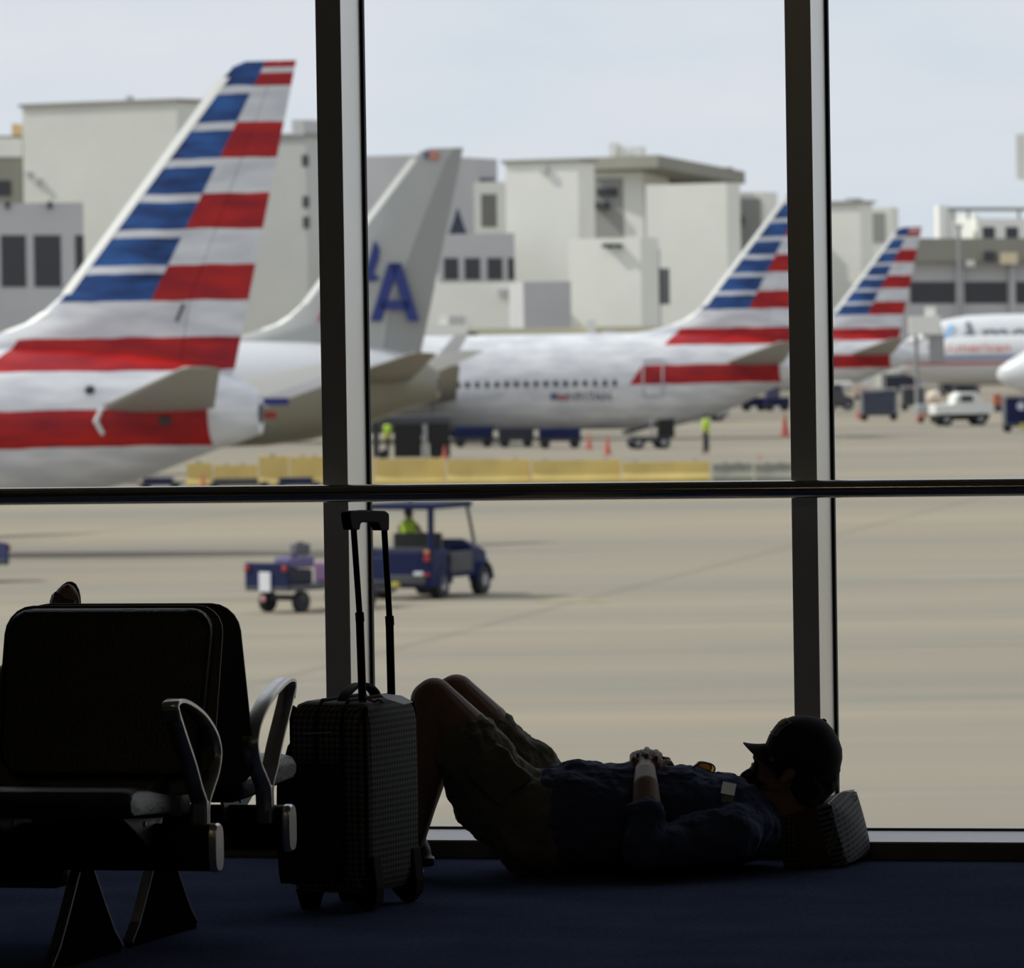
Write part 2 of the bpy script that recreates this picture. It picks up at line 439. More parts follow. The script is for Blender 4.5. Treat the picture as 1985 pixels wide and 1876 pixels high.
# ------------------------------------------------------------------ seating
def seat_bench(label, origin, yaw, nseats, mirror_label=None):
    """local: x = along beam (0 at the end the photo shows, seats go to -x), y = backwards (facing -y), z up"""
    t = empty('seat_bench', origin, yaw, label, 'airport seating', None)
    sx = 1
    return t
def arm_pts():
    fz = [(-0.030, 0.330), (-0.030, 0.390), (0.005, 0.430), (0.050, 0.490), (0.110, 0.555), (0.150, 0.600), (0.175, 0.632),
          (0.165, 0.645), (0.120, 0.646), (0.040, 0.628), (-0.040, 0.600), (-0.110, 0.560), (-0.142, 0.525), (-0.148, 0.495),
          (-0.125, 0.455), (-0.085, 0.420), (-0.050, 0.385), (-0.045, 0.33)]
    return fz
def make_bench(label, origin, yaw, side, nseats=2, legside=0.34):
    """side=+1: the visible end is at local +x (facing -y). side=-1: the visible end is at local -x (bench turned round)."""
    t = empty('seat_bench', origin, yaw, label, 'airport seating', 'back to back seat benches')
    def X(x): return x * side
    Lb = nseats * 0.665 + 0.12
    # beam: rounded flat tube
    prof = []
    for i in range(24):
        a = 2 * PI * i / 24
        c, s_ = math.cos(a), math.sin(a)
        prof.append((0.032 * math.copysign(abs(c) ** 0.6, c), 0.058 * math.copysign(abs(s_) ** 0.6, s_)))
    rings = [[V((X(x), p[0], 0.282 + p[1])) for p in prof] for x in (0.0, -Lb)]
    MB().loft(rings).build('beam', MT['beam'], t, smooth=True)
    for xe, d in ((0.0, 1), (-Lb, -1)):
        rings = [[V((X(xe + d * dx), p[0] * k, 0.282 + p[1] * k)) for p in prof] for dx, k in ((-0.002, 1.04), (0.010, 1.04), (0.016, 0.95))]
        MB().loft(rings).build('end_cap', MT['cast'], t, smooth=True)
    # arms
    for xe in (-0.045, -Lb + 0.045):
        fz = arm_pts()
        pts = [V((X(xe), -f, z)) for f, z in fz]
        # smooth the polyline
        sp = []
        for i in range(len(pts) - 1):
            p0 = pts[max(0, i - 1)]; p1 = pts[i]; p2 = pts[i + 1]; p3 = pts[min(len(pts) - 1, i + 2)]
            for k in range(4):
                u = k / 4
                sp.append(0.5 * ((2 * p1) + (p2 - p0) * u + (2 * p0 - 5 * p1 + 4 * p2 - p3) * u * u + (3 * p1 - p0 - 3 * p2 + p3) * u ** 3))
        sp.append(pts[-1])
        w2 = 0.021; h2 = 0.0065
        pr = [(-w2, -h2 * .6), (-w2 * .85, -h2), (w2 * .85, -h2), (w2, -h2 * .6), (w2, h2 * .6), (w2 * .85, h2), (-w2 * .85, h2), (-w2, h2 * .6)]
        a = MB().sweep(sp, pr, (1, 0, 0)).build('armrest', MT['cast'], t, smooth=True)
        MB().box((X(xe), 0.037, 0.345), (0.040, 0.026, 0.10)).build('armrest_post', MT['cast'], a, bevel=0.006)
        MB().box((X(xe), -0.168, 0.617), (0.044, 0.014, 0.040), (0.5, 0, 0)).build('armrest_tip', MT['cast'], a, bevel=0.005)
    # seats
    for k in range(nseats):
        xc = -0.327 - k * 0.665
        # backrest pad + shell, reclined 13 deg, bulging
        def backring(off, wdt, z0, z1, th, col):
            pass
        n = 28; rings = []
        def outline(wb, wt_, z0, z1, r):
            pts = []
            for cx, cz, a0 in ((1, 1, 0), (-1, 1, 90), (-1, -1, 180), (1, -1, 270)):
                for j in range(6):
                    a = math.radians(a0 + 18 * j)
                    wz = wt_ if cz > 0 else wb
                    pts.append((cx * (wz / 2 - r) + r * math.cos(a), (z1 - r if cz > 0 else z0 + r) + r * math.sin(a)))
            return pts
        def yrec(z): return 0.10 + (z - 0.43) * 0.28
        for nm, m_, (wb, wt_), (z0, z1), y0, y1, r in (('backrest', MT['black_vinyl'], (0.518, 0.535), (0.45, 0.855), -0.032, 0.012, 0.06),
                                                  ('back_shell', MT['shell'], (0.572, 0.572), (0.395, 0.862), 0.010, 0.024, 0.07)):
            ol = outline(wb, wt_, z0, z1, r)
            rings = []
            zc = (z0 + z1) / 2
            for yy, kk in ((y0 + 0.004, 0.93), (y0, 0.90), (y0 + 0.004, 0.965), (y0 + 0.014, 1.0), (y1 - 0.004, 1.0), (y1, 0.985)):
                if kk == 0.90: continue
                rings.append([V((X(xc + x * kk), yrec(zc + (z - zc) * kk) + yy, zc + (z - zc) * kk)) for x, z in ol])
            MB().loft(rings).build(nm, m_, t, smooth=True)
        # cushion: waterfall seat
        rings = []
        prof2 = [(0.10, 0.425), (0.02, 0.430), (-0.10, 0.444), (-0.22, 0.466), (-0.30, 0.470), (-0.345, 0.462), (-0.368, 0.440), (-0.365, 0.415),
                 (-0.340, 0.398), (-0.28, 0.395), (-0.15, 0.385), (0.0, 0.375), (0.09, 0.372)]
        for xx, kk in ((-0.240, 0.70), (-0.234, 0.88), (-0.212, 1.0), (0.212, 1.0), (0.234, 0.88), (0.240, 0.70)):
            rings.append([V((X(xc + xx), -0.13 + (y + 0.13) * (0.9 + 0.1 * kk), 0.405 + (z - 0.425) * kk)) for y, z in prof2])
        MB().loft(rings).build('seat_cushion', MT['black_vinyl'], t, smooth=True)
        for sx in (-0.17, 0.17):
            poly = [V((X(xc + sx), 0.13, 0.40)), V((X(xc + sx), -0.26, 0.398)), V((X(xc + sx), -0.25, 0.375)), V((X(xc + sx), -0.05, 0.29)), V((X(xc + sx), 0.02, 0.29)), V((X(xc + sx), 0.14, 0.47))]
            b = MB().prism(poly, V((X(0.008), 0, 0))).build('seat_bracket', MT['bracket'], t, bevel=0.001, seg=1)
            for (by, bz) in ((-0.08, 0.345), (-0.15, 0.372)):
                MB().cyl((X(xc + sx - 0.004), by, bz), (X(xc + sx + 0.012), by, bz), 0.007, n=10).build('bolt', MT['cast'], b)
    # legs
    for xl in (-legside, -Lb + legside * 0.8):
        th = 0.018
        prof = [(-0.045, 0.235), (0.045, 0.235), (0.10, 0.12), (0.17, 0.05), (0.26, 0.018), (0.26, 0.0), (0.15, 0.0), (0.08, 0.035), (0.0, 0.05), (-0.08, 0.035), (-0.15, 0.0), (-0.26, 0.0), (-0.26, 0.018), (-0.17, 0.05), (-0.10, 0.12)]
        prof = [(-0.05, 0.235), (0.05, 0.235), (0.13, 0.13), (0.225, 0.02), (0.26, 0.012), (0.26, 0.0), (0.06, 0.0), (-0.06, 0.0), (-0.26, 0.0), (-0.26, 0.012), (-0.225, 0.02), (-0.13, 0.13)]
        lg = MB().prism([V((X(xl - th / 2), y, z)) for y, z in prof], V((X(th), 0, 0))).build('leg', MT['leg_black'], t, bevel=0.003)
        for s_ in (-1, 1):
            MB().sweep([V((X(xl), s_ * y, z)) for y, z in ((0.05, 0.225), (0.13, 0.133), (0.20, 0.058), (0.26, 0.014))],
                       [(-0.013, -0.003), (0.013, -0.003), (0.013, 0.003), (-0.013, 0.003)], (1, 0, 0)).build('leg_highlight_strip', MT['cast'], lg)  # bright strips put in for the highlight along the leg edges
    return t
YAW = math.radians(15.5)
pn = atz(418, 15.05, 0.0); pf = atz(560, 15.62, 0.0)
# facing direction (-sin,-cos): local -y; yaw rotates about z by -YAW gives local -y -> (-sin, -cos)
b1 = make_bench('row of black padded airport seats facing into the room, nearest the camera', pn, -YAW, 1, 3)
MB().box((-0.60, 0.0, 0.205), (0.42, 0.09, 0.045)).build('junction_box', MT['beam'], b1, bevel=0.006)
b2 = make_bench('row of black padded airport seats facing the window, behind the nearer row', pf, PI - YAW, -1, 3)
# ------------------------------------------------------------------ houndstooth fabric
def houndstooth(name, scale, ca, cb, axes):
    m = mat(name, ca, 0.85); nx = NX(m)
    x, y, z = nx.xyz(); q = {'x': x, 'y': y, 'z': z}
    u = nx.mul(q[axes[0]] if len(axes[0]) == 1 else nx.add(x, y), scale); v = nx.mul(q[axes[1]], scale)
    fu = nx.fr(u); fv = nx.fr(v)
    A = nx.lt(fu, 0.5); B = nx.lt(fv, 0.5)
    both = nx.mul(A, B)
    d = nx.fr(nx.mul(nx.add(u, v), 2.0))
    diag = nx.lt(d, 0.5)
    xor = nx.mul(diag, nx.op('ABSOLUTE', nx.sub(A, B)))
    nx.out(nx.mix(nx.OR(both, xor), ca, cb))
    return m
HT1 = houndstooth('suitcase_houndstooth', 62, (0.006, 0.006, 0.006), (0.17, 0.165, 0.15), ('xy', 'z'))

# ------------------------------------------------------------------ suitcase
def rbox_rings(hx, hy, r, n=5):
    pts = []
    for cx, cy, a0 in ((1, 1, 0), (-1, 1, 90), (-1, -1, 180), (1, -1, 270)):
        for j in range(n + 1):
            a = math.radians(a0 + 90 * j / n)
            pts.append((cx * (hx - r) + r * math.cos(a), cy * (hy - r) + r * math.sin(a)))
    return pts
PH = math.radians(23.5)
WD, DP = 0.345, 0.235       # wide face, thickness
cpt = G(716, 1768, 0.0)
# local x runs along the wide face (away to the right), local y along the thickness (away to the left)
# local frame angle: x axis = (sin PH, cos PH)
ang = PI / 2 - PH
sc = empty('rolling_suitcase', cpt, ang, 'black and grey houndstooth cabin suitcase standing beside the seats, handle raised', 'suitcase')
z0, z1 = 0.048, 0.553
cx, cy = WD / 2, DP / 2
rings = []
for z, k in ((z0, 0.86), (z0 + 0.012, 0.95), (z0 + 0.05, 1.0), (z0 + 0.25, 1.012), (z1 - 0.06, 1.0), (z1 - 0.028, 0.96), (z1 - 0.008, 0.86), (z1, 0.72)):
    rings.append([V((cx + x * (1 - (1 - k) * 0.8), cy + y * k, z)) for x, y in rbox_rings(WD / 2, DP / 2, 0.035)])
body = MB().loft(rings).build('suitcase_body', HT1, sc, smooth=True)
# corner piping along four vertical edges and around top
def pipe(pts, r, name, m, par):
    mb = MB()
    for i in range(len(pts) - 1):
        mb.cyl(pts[i], pts[i + 1], r, n=8); mb.ell(pts[i + 1], r, n=8, m=6)
    return mb.build(name, m, par, smooth=True)
e = 0.010
for (ex, ey) in ((e + 0.004, 0.012), (e + 0.004, DP - 0.012), (WD - e - .004, 0.012), (WD - e - .004, DP - 0.012)):
    pipe([V((ex, ey, z0 + 0.02)), V((ex, ey, z0 + 0.2)), V((ex, ey, z1 - 0.05)), V((ex + (0.008 if ex < cx else -0.008), ey, z1 - 0.018))], 0.008, 'corner_piping', MT['black_plastic'], sc)
# zip band running round the thickness, set at one third
for yy in (DP * 0.30, DP * 0.62):
    pts = [V((-0.003, yy, z0 + 0.04)), V((-0.003, yy, z1 - 0.06)), V((0.012, yy, z1 - 0.02)), V((0.04, yy, z1 + 0.003)), V((WD - 0.04, yy, z1 + 0.003)), V((WD - 0.012, yy, z1 - 0.02)), V((WD + 0.003, yy, z1 - 0.06)), V((WD + 0.003, yy, z0 + 0.04))]
    pipe(pts, 0.0055, 'zip', MT['black_plastic'], sc)
# front pocket bulging on the far-left wide face and lower pouch with curved top
rings = []
for x_, k in ((0.03, 0.85), (0.05, 1.0), (WD - 0.05, 1.0), (WD - 0.03, 0.85)):
    rings.append([V((x_, DP - 0.01 + 0.052 * k * max(0, math.sin(PI * t) ** 0.5), 0.09 + 0.37 * t)) for t in [i / 14 for i in range(15)]] + [V((x_, DP - 0.03, 0.46)), V((x_, DP - 0.03, 0.09))])
MB().loft(rings).build('front_pocket', HT1, sc, smooth=True)
rings = []
for y_, k in ((0.07, 0.9), (0.09, 1.0), (DP - 0.005, 1.0), (DP + 0.025, 0.85)):
    rings.append([V((0.004 - 0.022 * k * max(0, math.sin(PI * t)) ** 0.5, y_, 0.07 + (0.33 + 0.03 * (k - .9)) * t)) for t in [i / 14 for i in range(15)]] + [V((0.02, y_, 0.40)), V((0.02, y_, 0.07))])
MB().loft(rings).build('side_pouch', mat('pouch_fabric', (0.010, 0.010, 0.009), 0.8), sc, smooth=True)
zp = MB().cyl((-0.010, 0.10, 0.475), (-0.010, 0.18, 0.470), 0.0022, n=6).build('zip_pull', MT['cast'], sc, smooth=True)
# wheels + feet
for x_ in (0.045, WD - 0.045):
    hs = MB().prism([V((x_ - 0.028, -0.004, 0.15)), V((x_ - 0.028, 0.055, 0.09)), V((x_ - 0.028, 0.06, 0.035)), V((x_ - 0.028, 0.045, 0.016)), V((x_ - 0.028, -0.010, 0.020)), V((x_ - 0.028, -0.014, 0.06))], V((0.056, 0, 0))).build('wheel_housing', MT['black_plastic'], sc, bevel=0.006)
    MB().cyl((x_ - 0.016, 0.020, 0.026), (x_ + 0.016, 0.020, 0.026), 0.026, n=24).build('wheel', MT['rubber'], hs, smooth=True)
for x_ in (0.05, WD - 0.05):
    MB().prism([V((x_ - 0.022, DP - 0.075, 0.055)), V((x_ - 0.022, DP - 0.005, 0.055)), V((x_ - 0.022, DP - 0.022, 0.0)), V((x_ - 0.022, DP - 0.058, 0.0))], V((0.044, 0, 0))).build('foot', MT['black_plastic'], sc, bevel=0.004)
# telescopic handle
def Lc(p):      # world -> suitcase local
    return sc_inv @ p
sc_m = Matrix.Translation(cpt) @ Matrix.Rotation(ang, 4, 'Z'); sc_inv = sc_m.inverted()
def onplane(px, py, yl):
    """point on the plane local y = yl seen at the pixel"""
    r = ray(px, py); n = (sc_m.to_3x3() @ V((0, 1, 0))); o = sc_m @ V((0, yl, 0))
    t = (o - CP).dot(n) / r.dot(n)
    return Lc(CP + r * t)
yl = 0.040
for (xb, yb, xm, ym, xt, yt) in ((703, 1350, 697, 1190, 685.5, 1024), (759, 1354, 755, 1197, 745, 1028)):
    b = onplane(xb, yb, yl); m_ = onplane(xm, ym, yl); t_ = onplane(xt, yt, yl)
    b.z = z1 - 0.03
    r = MB(); r.cyl(b, m_, 0.0108, n=16).cyl(m_ - (t_ - m_).normalized() * 0.02, m_ + (t_ - m_).normalized() * 0.004, 0.0118, n=16)
    tube = r.build('handle_tube', MT['black_plastic'], sc, smooth=True)
    MB().cyl(m_, t_, 0.0082, n=16).build('inner_tube', MT['black_plastic'], tube, smooth=True)
pxs = [(678, 996), (681, 990), (700, 989), (720, 989), (748, 990), (755, 995), (755.5, 1010), (755, 1028), (739, 1028), (735, 1016), (731, 1012.5), (703, 1012.5), (700, 1016), (698, 1027), (683, 1027), (680, 1012)]
gp = [onplane(x, y, yl - 0.014) for x, y in pxs]
MB().prism(gp, V((0, 0.028, 0))).build('grip', MT['black_plastic'], sc, bevel=0.004)
gp = [onplane(x, y, yl - 0.008) for x, y in ((703, 990.5), (704, 988.3), (721, 988.3), (722, 990.5))]
MB().prism(gp, V((0, 0.016, 0))).build('release_button', MT['black_plastic'], sc)
# top carry handle: arch along local y? runs across the thickness middle, along x
pts = []
for i in range(9):
    t = i / 8
    p = onplane(650 + 84 * t, 1358 - 4 * t - 26 * math.sin(PI * t) ** 0.75 + 6 * t, DP * 0.42)
    pts.append(p)
x0_, x1_ = 0.06, 0.285
pts = [V((x0_ + (x1_ - x0_) * t, DP * 0.42, z1 - 0.008 + 0.046 * math.sin(PI * t) ** 0.6)) for t in [i / 12 for i in range(13)]]
MB().sweep(pts, [(-0.015, -0.005), (0.015, -0.005), (0.015, 0.005), (-0.015, 0.005)], (0, 1, 0)).build('carry_handle', MT['black_plastic'], sc, smooth=True, bevel=0.002)
# luggage tag lying over the top corner
tg = onplane(738, 1344, 0.1)
tp = mat('paper_tag', (0.62, 0.62, 0.62), 0.8)
q = [sc_m @ V((0.15, 0.09, z1 + 0.012)), sc_m @ V((0.17, 0.06, z1 + 0.014)), sc_m @ V((0.335, 0.02, z1 - 0.006)), sc_m @ V((0.31, 0.075, z1 - 0.002))]
ta = MB()
def strip(p, qd, t=0.0015):
    return MB().prism([Lc(x) for x in p], V((0, 0, t)))
strip([G(736, 1345, z1 + .012), G(752, 1346, z1 + .012), G(778, 1349, z1 + .010), G(801, 1361, z1 + .004), G(783, 1366, z1 + .003), G(748, 1355, z1 + .008)], 0).build('luggage_tag', tp, sc)
rd = mat('red_ribbon', (0.22, 0.03, 0.045), 0.8)
pipe([Lc(P(x, y, 16.36)) for x, y in ((706, 1352), (716, 1356), (726, 1360), (733, 1356), (741, 1361))], 0.003, 'ribbon', rd, sc)

# ------------------------------------------------------------------ bag under the head
bagm = bpy.data.materials.new('checked_bag'); bagm = mat('checked_bag_fabric', (0.02, 0.02, 0.022), 0.8); nx = NX(bagm)
X_, Y_, Z_ = nx.xyz()
def stripes(v, s, w, o=0.0): return nx.lt(nx.fr(nx.add(nx.mul(v, s), o)), w)
# panel coords: U up the panel slope, W across
U_ = nx.sub(nx.sub(Z_, nx.mul(X_, 0.25)), nx.mul(Y_, 0.08)); W_ = nx.add(Y_, nx.mul(X_, 0.25))
hs = stripes(U_, 62, 0.5)
thin = stripes(W_, 150, 0.6); band = stripes(W_, 30, 0.4, 0.2); fine = stripes(U_, 160, 0.5)
c = nx.OR(nx.mul(hs, 0.85), nx.mul(nx.mul(band, thin), 0.8))
nx.out(nx.mix(nx.mul(c, 0.8), (0.010, 0.011, 0.011), (0.22, 0.23, 0.22)))
# eight corners
TL = P(1602, 1560, 17.40); BL = P(1636, 1682, 17.44); TR = P(1653, 1533, 17.68); BR = P(1684, 1655, 17.70)
BL.z = max(BL.z, 0.004); BR.z = max(BR.z, 0.006)
TL2 = P(1505, 1584, 17.38); BL2 = P(1520, 1690, 17.40); TR2 = P(1535, 1568, 17.66); BR2 = P(1545, 1668, 17.70)
BL2.z = 0.004; BR2.z = 0.004
bg_ = empty('holdall_bag', (BL + BR) / 2 - V((0.08, 0, 0)), 0, 'black and white checked soft bag with red side propping up the cap wearer\'s head', 'bag')
Bo = V(bg_.location)
def rel_to(o, r):
    o.parent = r; o.matrix_parent_inverse = Matrix.Translation(-V(r.location)); return o
redm = mat('bag_dark_red', (0.075, 0.010, 0.010), 0.7)
HT2 = houndstooth('bag_houndstooth', 75, (0.008, 0.008, 0.008), (0.10, 0.10, 0.09), ('x', 'z'))
c1 = [BL2, BL, BR, BR2, TL2, TL, TR, TR2]
def grid_block(c8, nx_=10, ny_=6, nz_=6, bulge=0.012):
    """soft block from 8 corners, bulging sides: built as closed loft along x"""
    rings = []
    for i in range(nx_ + 1):
        t = i / nx_
        b0 = c8[0].lerp(c8[1], t); b1_ = c8[3].lerp(c8[2], t); t0 = c8[4].lerp(c8[5], t); t1 = c8[7].lerp(c8[6], t)
        ring = []
        sq = [(b0, b1_), (b1_, t1), (t1, t0), (t0, b0)]
        cen = (b0 + b1_ + t0 + t1) / 4
        for a, b in sq:
            for j in range(8):
                s = j / 8
                p = a.lerp(b, s)
                if not (a is b0 and b is b1_):
                    p = p + (p - cen).normalized() * bulge * math.sin(PI * s)
                ring.append(p)
        rings.append(ring)
    return rings
R_ = grid_block(c1)
rel_to(MB().loft(R_[:4]).build('houndstooth_section', HT2, None, smooth=True), bg_)
rel_to(MB().loft(R_[3:9]).build('red_side', redm, None, smooth=True), bg_)
# checked end section with bulging end panel
endr = R_[8:]
cen = sum(endr[-1], V()) / len(endr[-1])
nrm = (BL - TL).cross(BR - TL).normalized()
if nrm.x < 0: nrm = -nrm
endr = endr + [[cen + (p - cen) * 0.96 + nrm * 0.012 for p in endr[-1]], [cen + (p - cen) * 0.6 + nrm * 0.026 for p in endr[-1]], [cen + (p - cen) * 0.05 + nrm * 0.030 for p in endr[-1]]]
rel_to(MB().loft(endr).build('checked_end', bagm, None, smooth=True), bg_)
pipm = mat('white_piping', (0.7, 0.7, 0.7), 0.6)
er = R_[-1]; n8 = 8
top = [er[i] for i in range(16, 25) if i < 24] + [er[24]]
pp = lambda ps, r, nm, m_: rel_to(pipe(ps, r, nm, m_, None), bg_)
pp([p + nrm * 0.004 + V((0, 0, 0.002)) for p in top], 0.0018, 'piping', pipm)
pp([p + nrm * 0.006 + V((0, -0.002, 0.005)) for p in er[0:9]], 0.0016, 'piping', pipm)
for (x, y, d) in ((1614, 1579, 17.37), (1657, 1547, 17.60), (1638, 1655, 17.40)):
    c_ = P(x, y, d)
    mb = MB()
    for i in range(12):
        a = 2 * PI * i / 12; b = 2 * PI * (i + 1) / 12
        mb.cyl(c_ + V((0.006 * math.cos(a), 0, 0.006 * math.sin(a))), c_ + V((0.006 * math.cos(b), 0, 0.006 * math.sin(b))), 0.0015, n=6)
    rel_to(mb.build('metal_ring', mat('ring_brass', (0.6, 0.5, 0.3), 0.3, 0.9), None, smooth=True), bg_)
# ------------------------------------------------------------------ the man on the floor
skin = mat('skin', (0.24, 0.135, 0.092), 0.6, noise=0.08, nscale=30, bump=0.05, bscale=200)
shirtm = mat('blue_shirt', (0.050, 0.068, 0.145), 0.9, noise=0.15, nscale=12, bump=0.2, bscale=300)
shortm = mat('khaki_shorts', (0.150, 0.140, 0.098), 0.9, noise=0.12, nscale=12, bump=0.2, bscale=250)
hairm = mat('dark_hair', (0.012, 0.010, 0.008), 0.9, bump=0.6, bscale=150)
capm = mat('black_cap', (0.010, 0.010, 0.011), 0.85)
man = empty('person', G(1250, 1690, 0.0), 0, 'person in blue shirt and black cap lying on the carpet, knees up, hands clasped', 'person')
def pt(x, y, d, r): return (P(x, y, d), r)
def relm(o): return rel_to(o, man)
# head frame
HC = P(1546, 1470, 17.45)
hc = V((0.57, 0, 0.82)).normalized(); hf = V((-0.82, 0, 0.57)).normalized(); hl = hf.cross(hc).normalized()
HR = Matrix((hf, hl, hc)).transposed()          # columns: face, lateral, crown
def H(f, l, c): return HC + hf * f + hl * l + hc * c
b = MB()
b.ell(H(-0.004, 0, 0.0), (0.100, 0.078, 0.112), HR)
b.ell(H(0.040, 0, -0.045), (0.056, 0.060, 0.075), HR)
b.chain([(H(0.040, 0, -0.09), 0.045), (H(0.072, 0, -0.118), 0.026)])
for s in (-1, 1):
    b.chain([(H(-0.012, 0.052 * s, -0.055), 0.022), (H(0.000, 0.050 * s, -0.092), 0.020), (H(0.060, 0.022 * s, -0.120), 0.020)])
    b.ell(H(0.050, 0.040 * s, -0.050), (0.030, 0.024, 0.028), HR)          # cheek
    b.chain([(H(0.084, 0.010 * s, -0.008), 0.010), (H(0.074, 0.038 * s, -0.008), 0.009)])   # brow
    b.ell(H(0.074, 0.030 * s, -0.018), (0.012, 0.014, 0.010), HR)          # closed eye
    # ear
    b.ell(H(0.000, 0.080 * s, -0.045), (0.017, 0.008, 0.030), HR @ Euler((0, -0.2, 0)).to_matrix())
    b.ell(H(0.008, 0.082 * s, -0.070), (0.010, 0.007, 0.012), HR)
b.chain([(H(0.082, 0, -0.014), 0.009), (H(0.094, 0, -0.052), 0.011), (H(0.097, 0, -0.060), 0.013)])
for s in (-1, 1): b.ell(H(0.089, 0.013 * s, -0.064), (0.010, 0.008, 0.008), HR)
b.ell(H(0.088, 0, -0.084), (0.013, 0.024, 0.007), HR)
b.ell(H(0.086, 0, -0.097), (0.013, 0.021, 0.007), HR)
# neck, trunk
b.chain([(H(-0.020, 0, -0.075), 0.060), (P(1482, 1570, 17.45), 0.062), (P(1440, 1592, 17.45), 0.080)])
b.chain([(P(1556, 1530, 17.45), 0.060), (P(1512, 1580, 17.45), 0.062), (P(1470, 1605, 17.45), 0.08)])
for d in (17.36, 17.45, 17.54):
    b.chain([pt(1420, 1592, d, .095), pt(1330, 1592, d, .120), pt(1180, 1590, d, .125), pt(1080, 1605, d, .115)])
# near arm (left), far arm (right)
b.chain([pt(1420, 1610, 17.24, .055), pt(1247, 1648, 17.08, .043), pt(1254, 1562, 17.125, .040), pt(1252, 1525, 17.175, .036), pt(1251, 1502, 17.25, .031), pt(1251, 1490, 17.32, .028)])
b.chain([pt(1420, 1600, 17.64, .055), pt(1300, 1610, 17.72, .043), pt(1268, 1520, 17.60, .034), pt(1256, 1496, 17.53, .028)])
# legs: skin
b.chain([pt(1035, 1600, 17.33, .090), pt(900, 1425, 17.31, .080), pt(842, 1352, 17.30, .056), pt(834, 1358, 17.30, .056), pt(832, 1450, 17.31, .058), pt(808, 1560, 17.32, .048), pt(790, 1640, 17.33, .037)])
b.chain([pt(1045, 1590, 17.57, .090), pt(940, 1410, 17.58, .075), pt(885, 1344, 17.58, .055), pt(868, 1352, 17.58, .053), pt(848, 1450, 17.60, .055), pt(815, 1560, 17.66, .045), pt(800, 1625, 17.70, .037)])
# hands
def fing(mb, pts, r):
    k = len(pts) - 1
    mb.chain([(P(*p), r * (1 - 0.18 * i / k)) for i, p in enumerate(pts)], n=12)
b.ell(P(1252, 1486, 17.335), (0.045, 0.019, 0.026), n=16)      # near hand back
b.chain([pt(1251, 1499, 17.28, .029), pt(1252, 1488, 17.33, .022)])
for i, x in enumerate((1226, 1243, 1261, 1278)):
    dy = (6, 0, 0, 5)[i]
    fing(b, [(1252 + (x - 1252) * .8, 1486, 17.335), (x, 1473 + dy, 17.345), (x, 1459 + dy, 17.385), (x + 1, 1457 + dy, 17.430), (x + 3, 1468 + dy, 17.480)], 0.0092)
b.ell(P(1250, 1488, 17.46), (0.042, 0.022, 0.028), n=16)       # far hand
for i, (x, tx, ty) in enumerate(((1218, 1209, 1490), (1234, 1229, 1468), (1252, 1253, 1461), (1270, 1272, 1466))):
    fing(b, [(x + 4, 1480, 17.455), (x + 2, ty - 9 if i else 1480, 17.41), (tx, ty - 6, 17.365), (tx, ty + 3, 17.330)], 0.0088)
fing(b, [(1282, 1488, 17.35), (1291, 1478, 17.37), (1298, 1479, 17.38), (1303, 1487, 17.39)], 0.0105)
fing(b, [(1276, 1490, 17.46), (1284, 1478, 17.43), (1290, 1472, 17.41), (1295, 1473, 17.39)], 0.0105)
fing(b, [(1281, 1500, 17.30), (1289, 1488, 17.31), (1290, 1496, 17.31)], 0.0085)
sk = relm(b.build('body', skin)); remesh(sk, 0.0031, smooth=3, fac=0.5)
# shirt
s = MB()
for d in (17.345, 17.45, 17.555):
    s.chain([pt(1452, 1602, d, .092), pt(1395, 1591, d, .136), pt(1330, 1587, d, .146), pt(1200, 1586, d, .150), pt(1120, 1584, d, .158), pt(1098, 1588, d, .155)], flat1=False)
s.chain([pt(1455, 1598, 17.26, .060), pt(1420, 1612, 17.20, .078), pt(1330, 1632, 17.16, .068), pt(1248, 1650, 17.09, .058), pt(1247, 1630, 17.095, .060), pt(1252, 1580, 17.115, .054), pt(1253, 1566, 17.12, .052)], flat1=True)
s.chain([pt(1452, 1598, 17.62, .060), pt(1420, 1600, 17.66, .075), pt(1300, 1610, 17.73, .062), pt(1272, 1545, 17.66, .052)], flat1=True)
# cuff
s.cyl(P(1252, 1583, 17.112), P(1253, 1564, 17.122), 0.060, 0.056, n=24)
# shirt hem flap over the shorts
s.ell(P(1090, 1508, 17.47), (0.050, 0.10, 0.045)); s.ell(P(1082, 1492, 17.52), (0.035, 0.08, 0.022))
sh = relm(s.build('shirt', shirtm)); remesh(sh, 0.006, smooth=3, folds=0.030, fscale=0.055)
# folded creases: a second, directional displacement
t = bpy.data.textures.new('creases', 'WOOD'); t.wood_type = 'BANDNOISE'; t.noise_scale = 0.09; t.turbulence = 6
dm = sh.modifiers.new('creases', 'DISPLACE'); dm.texture = t; dm.strength = 0.007; dm.mid_level = 0.5; dm.texture_coords = 'GLOBAL'
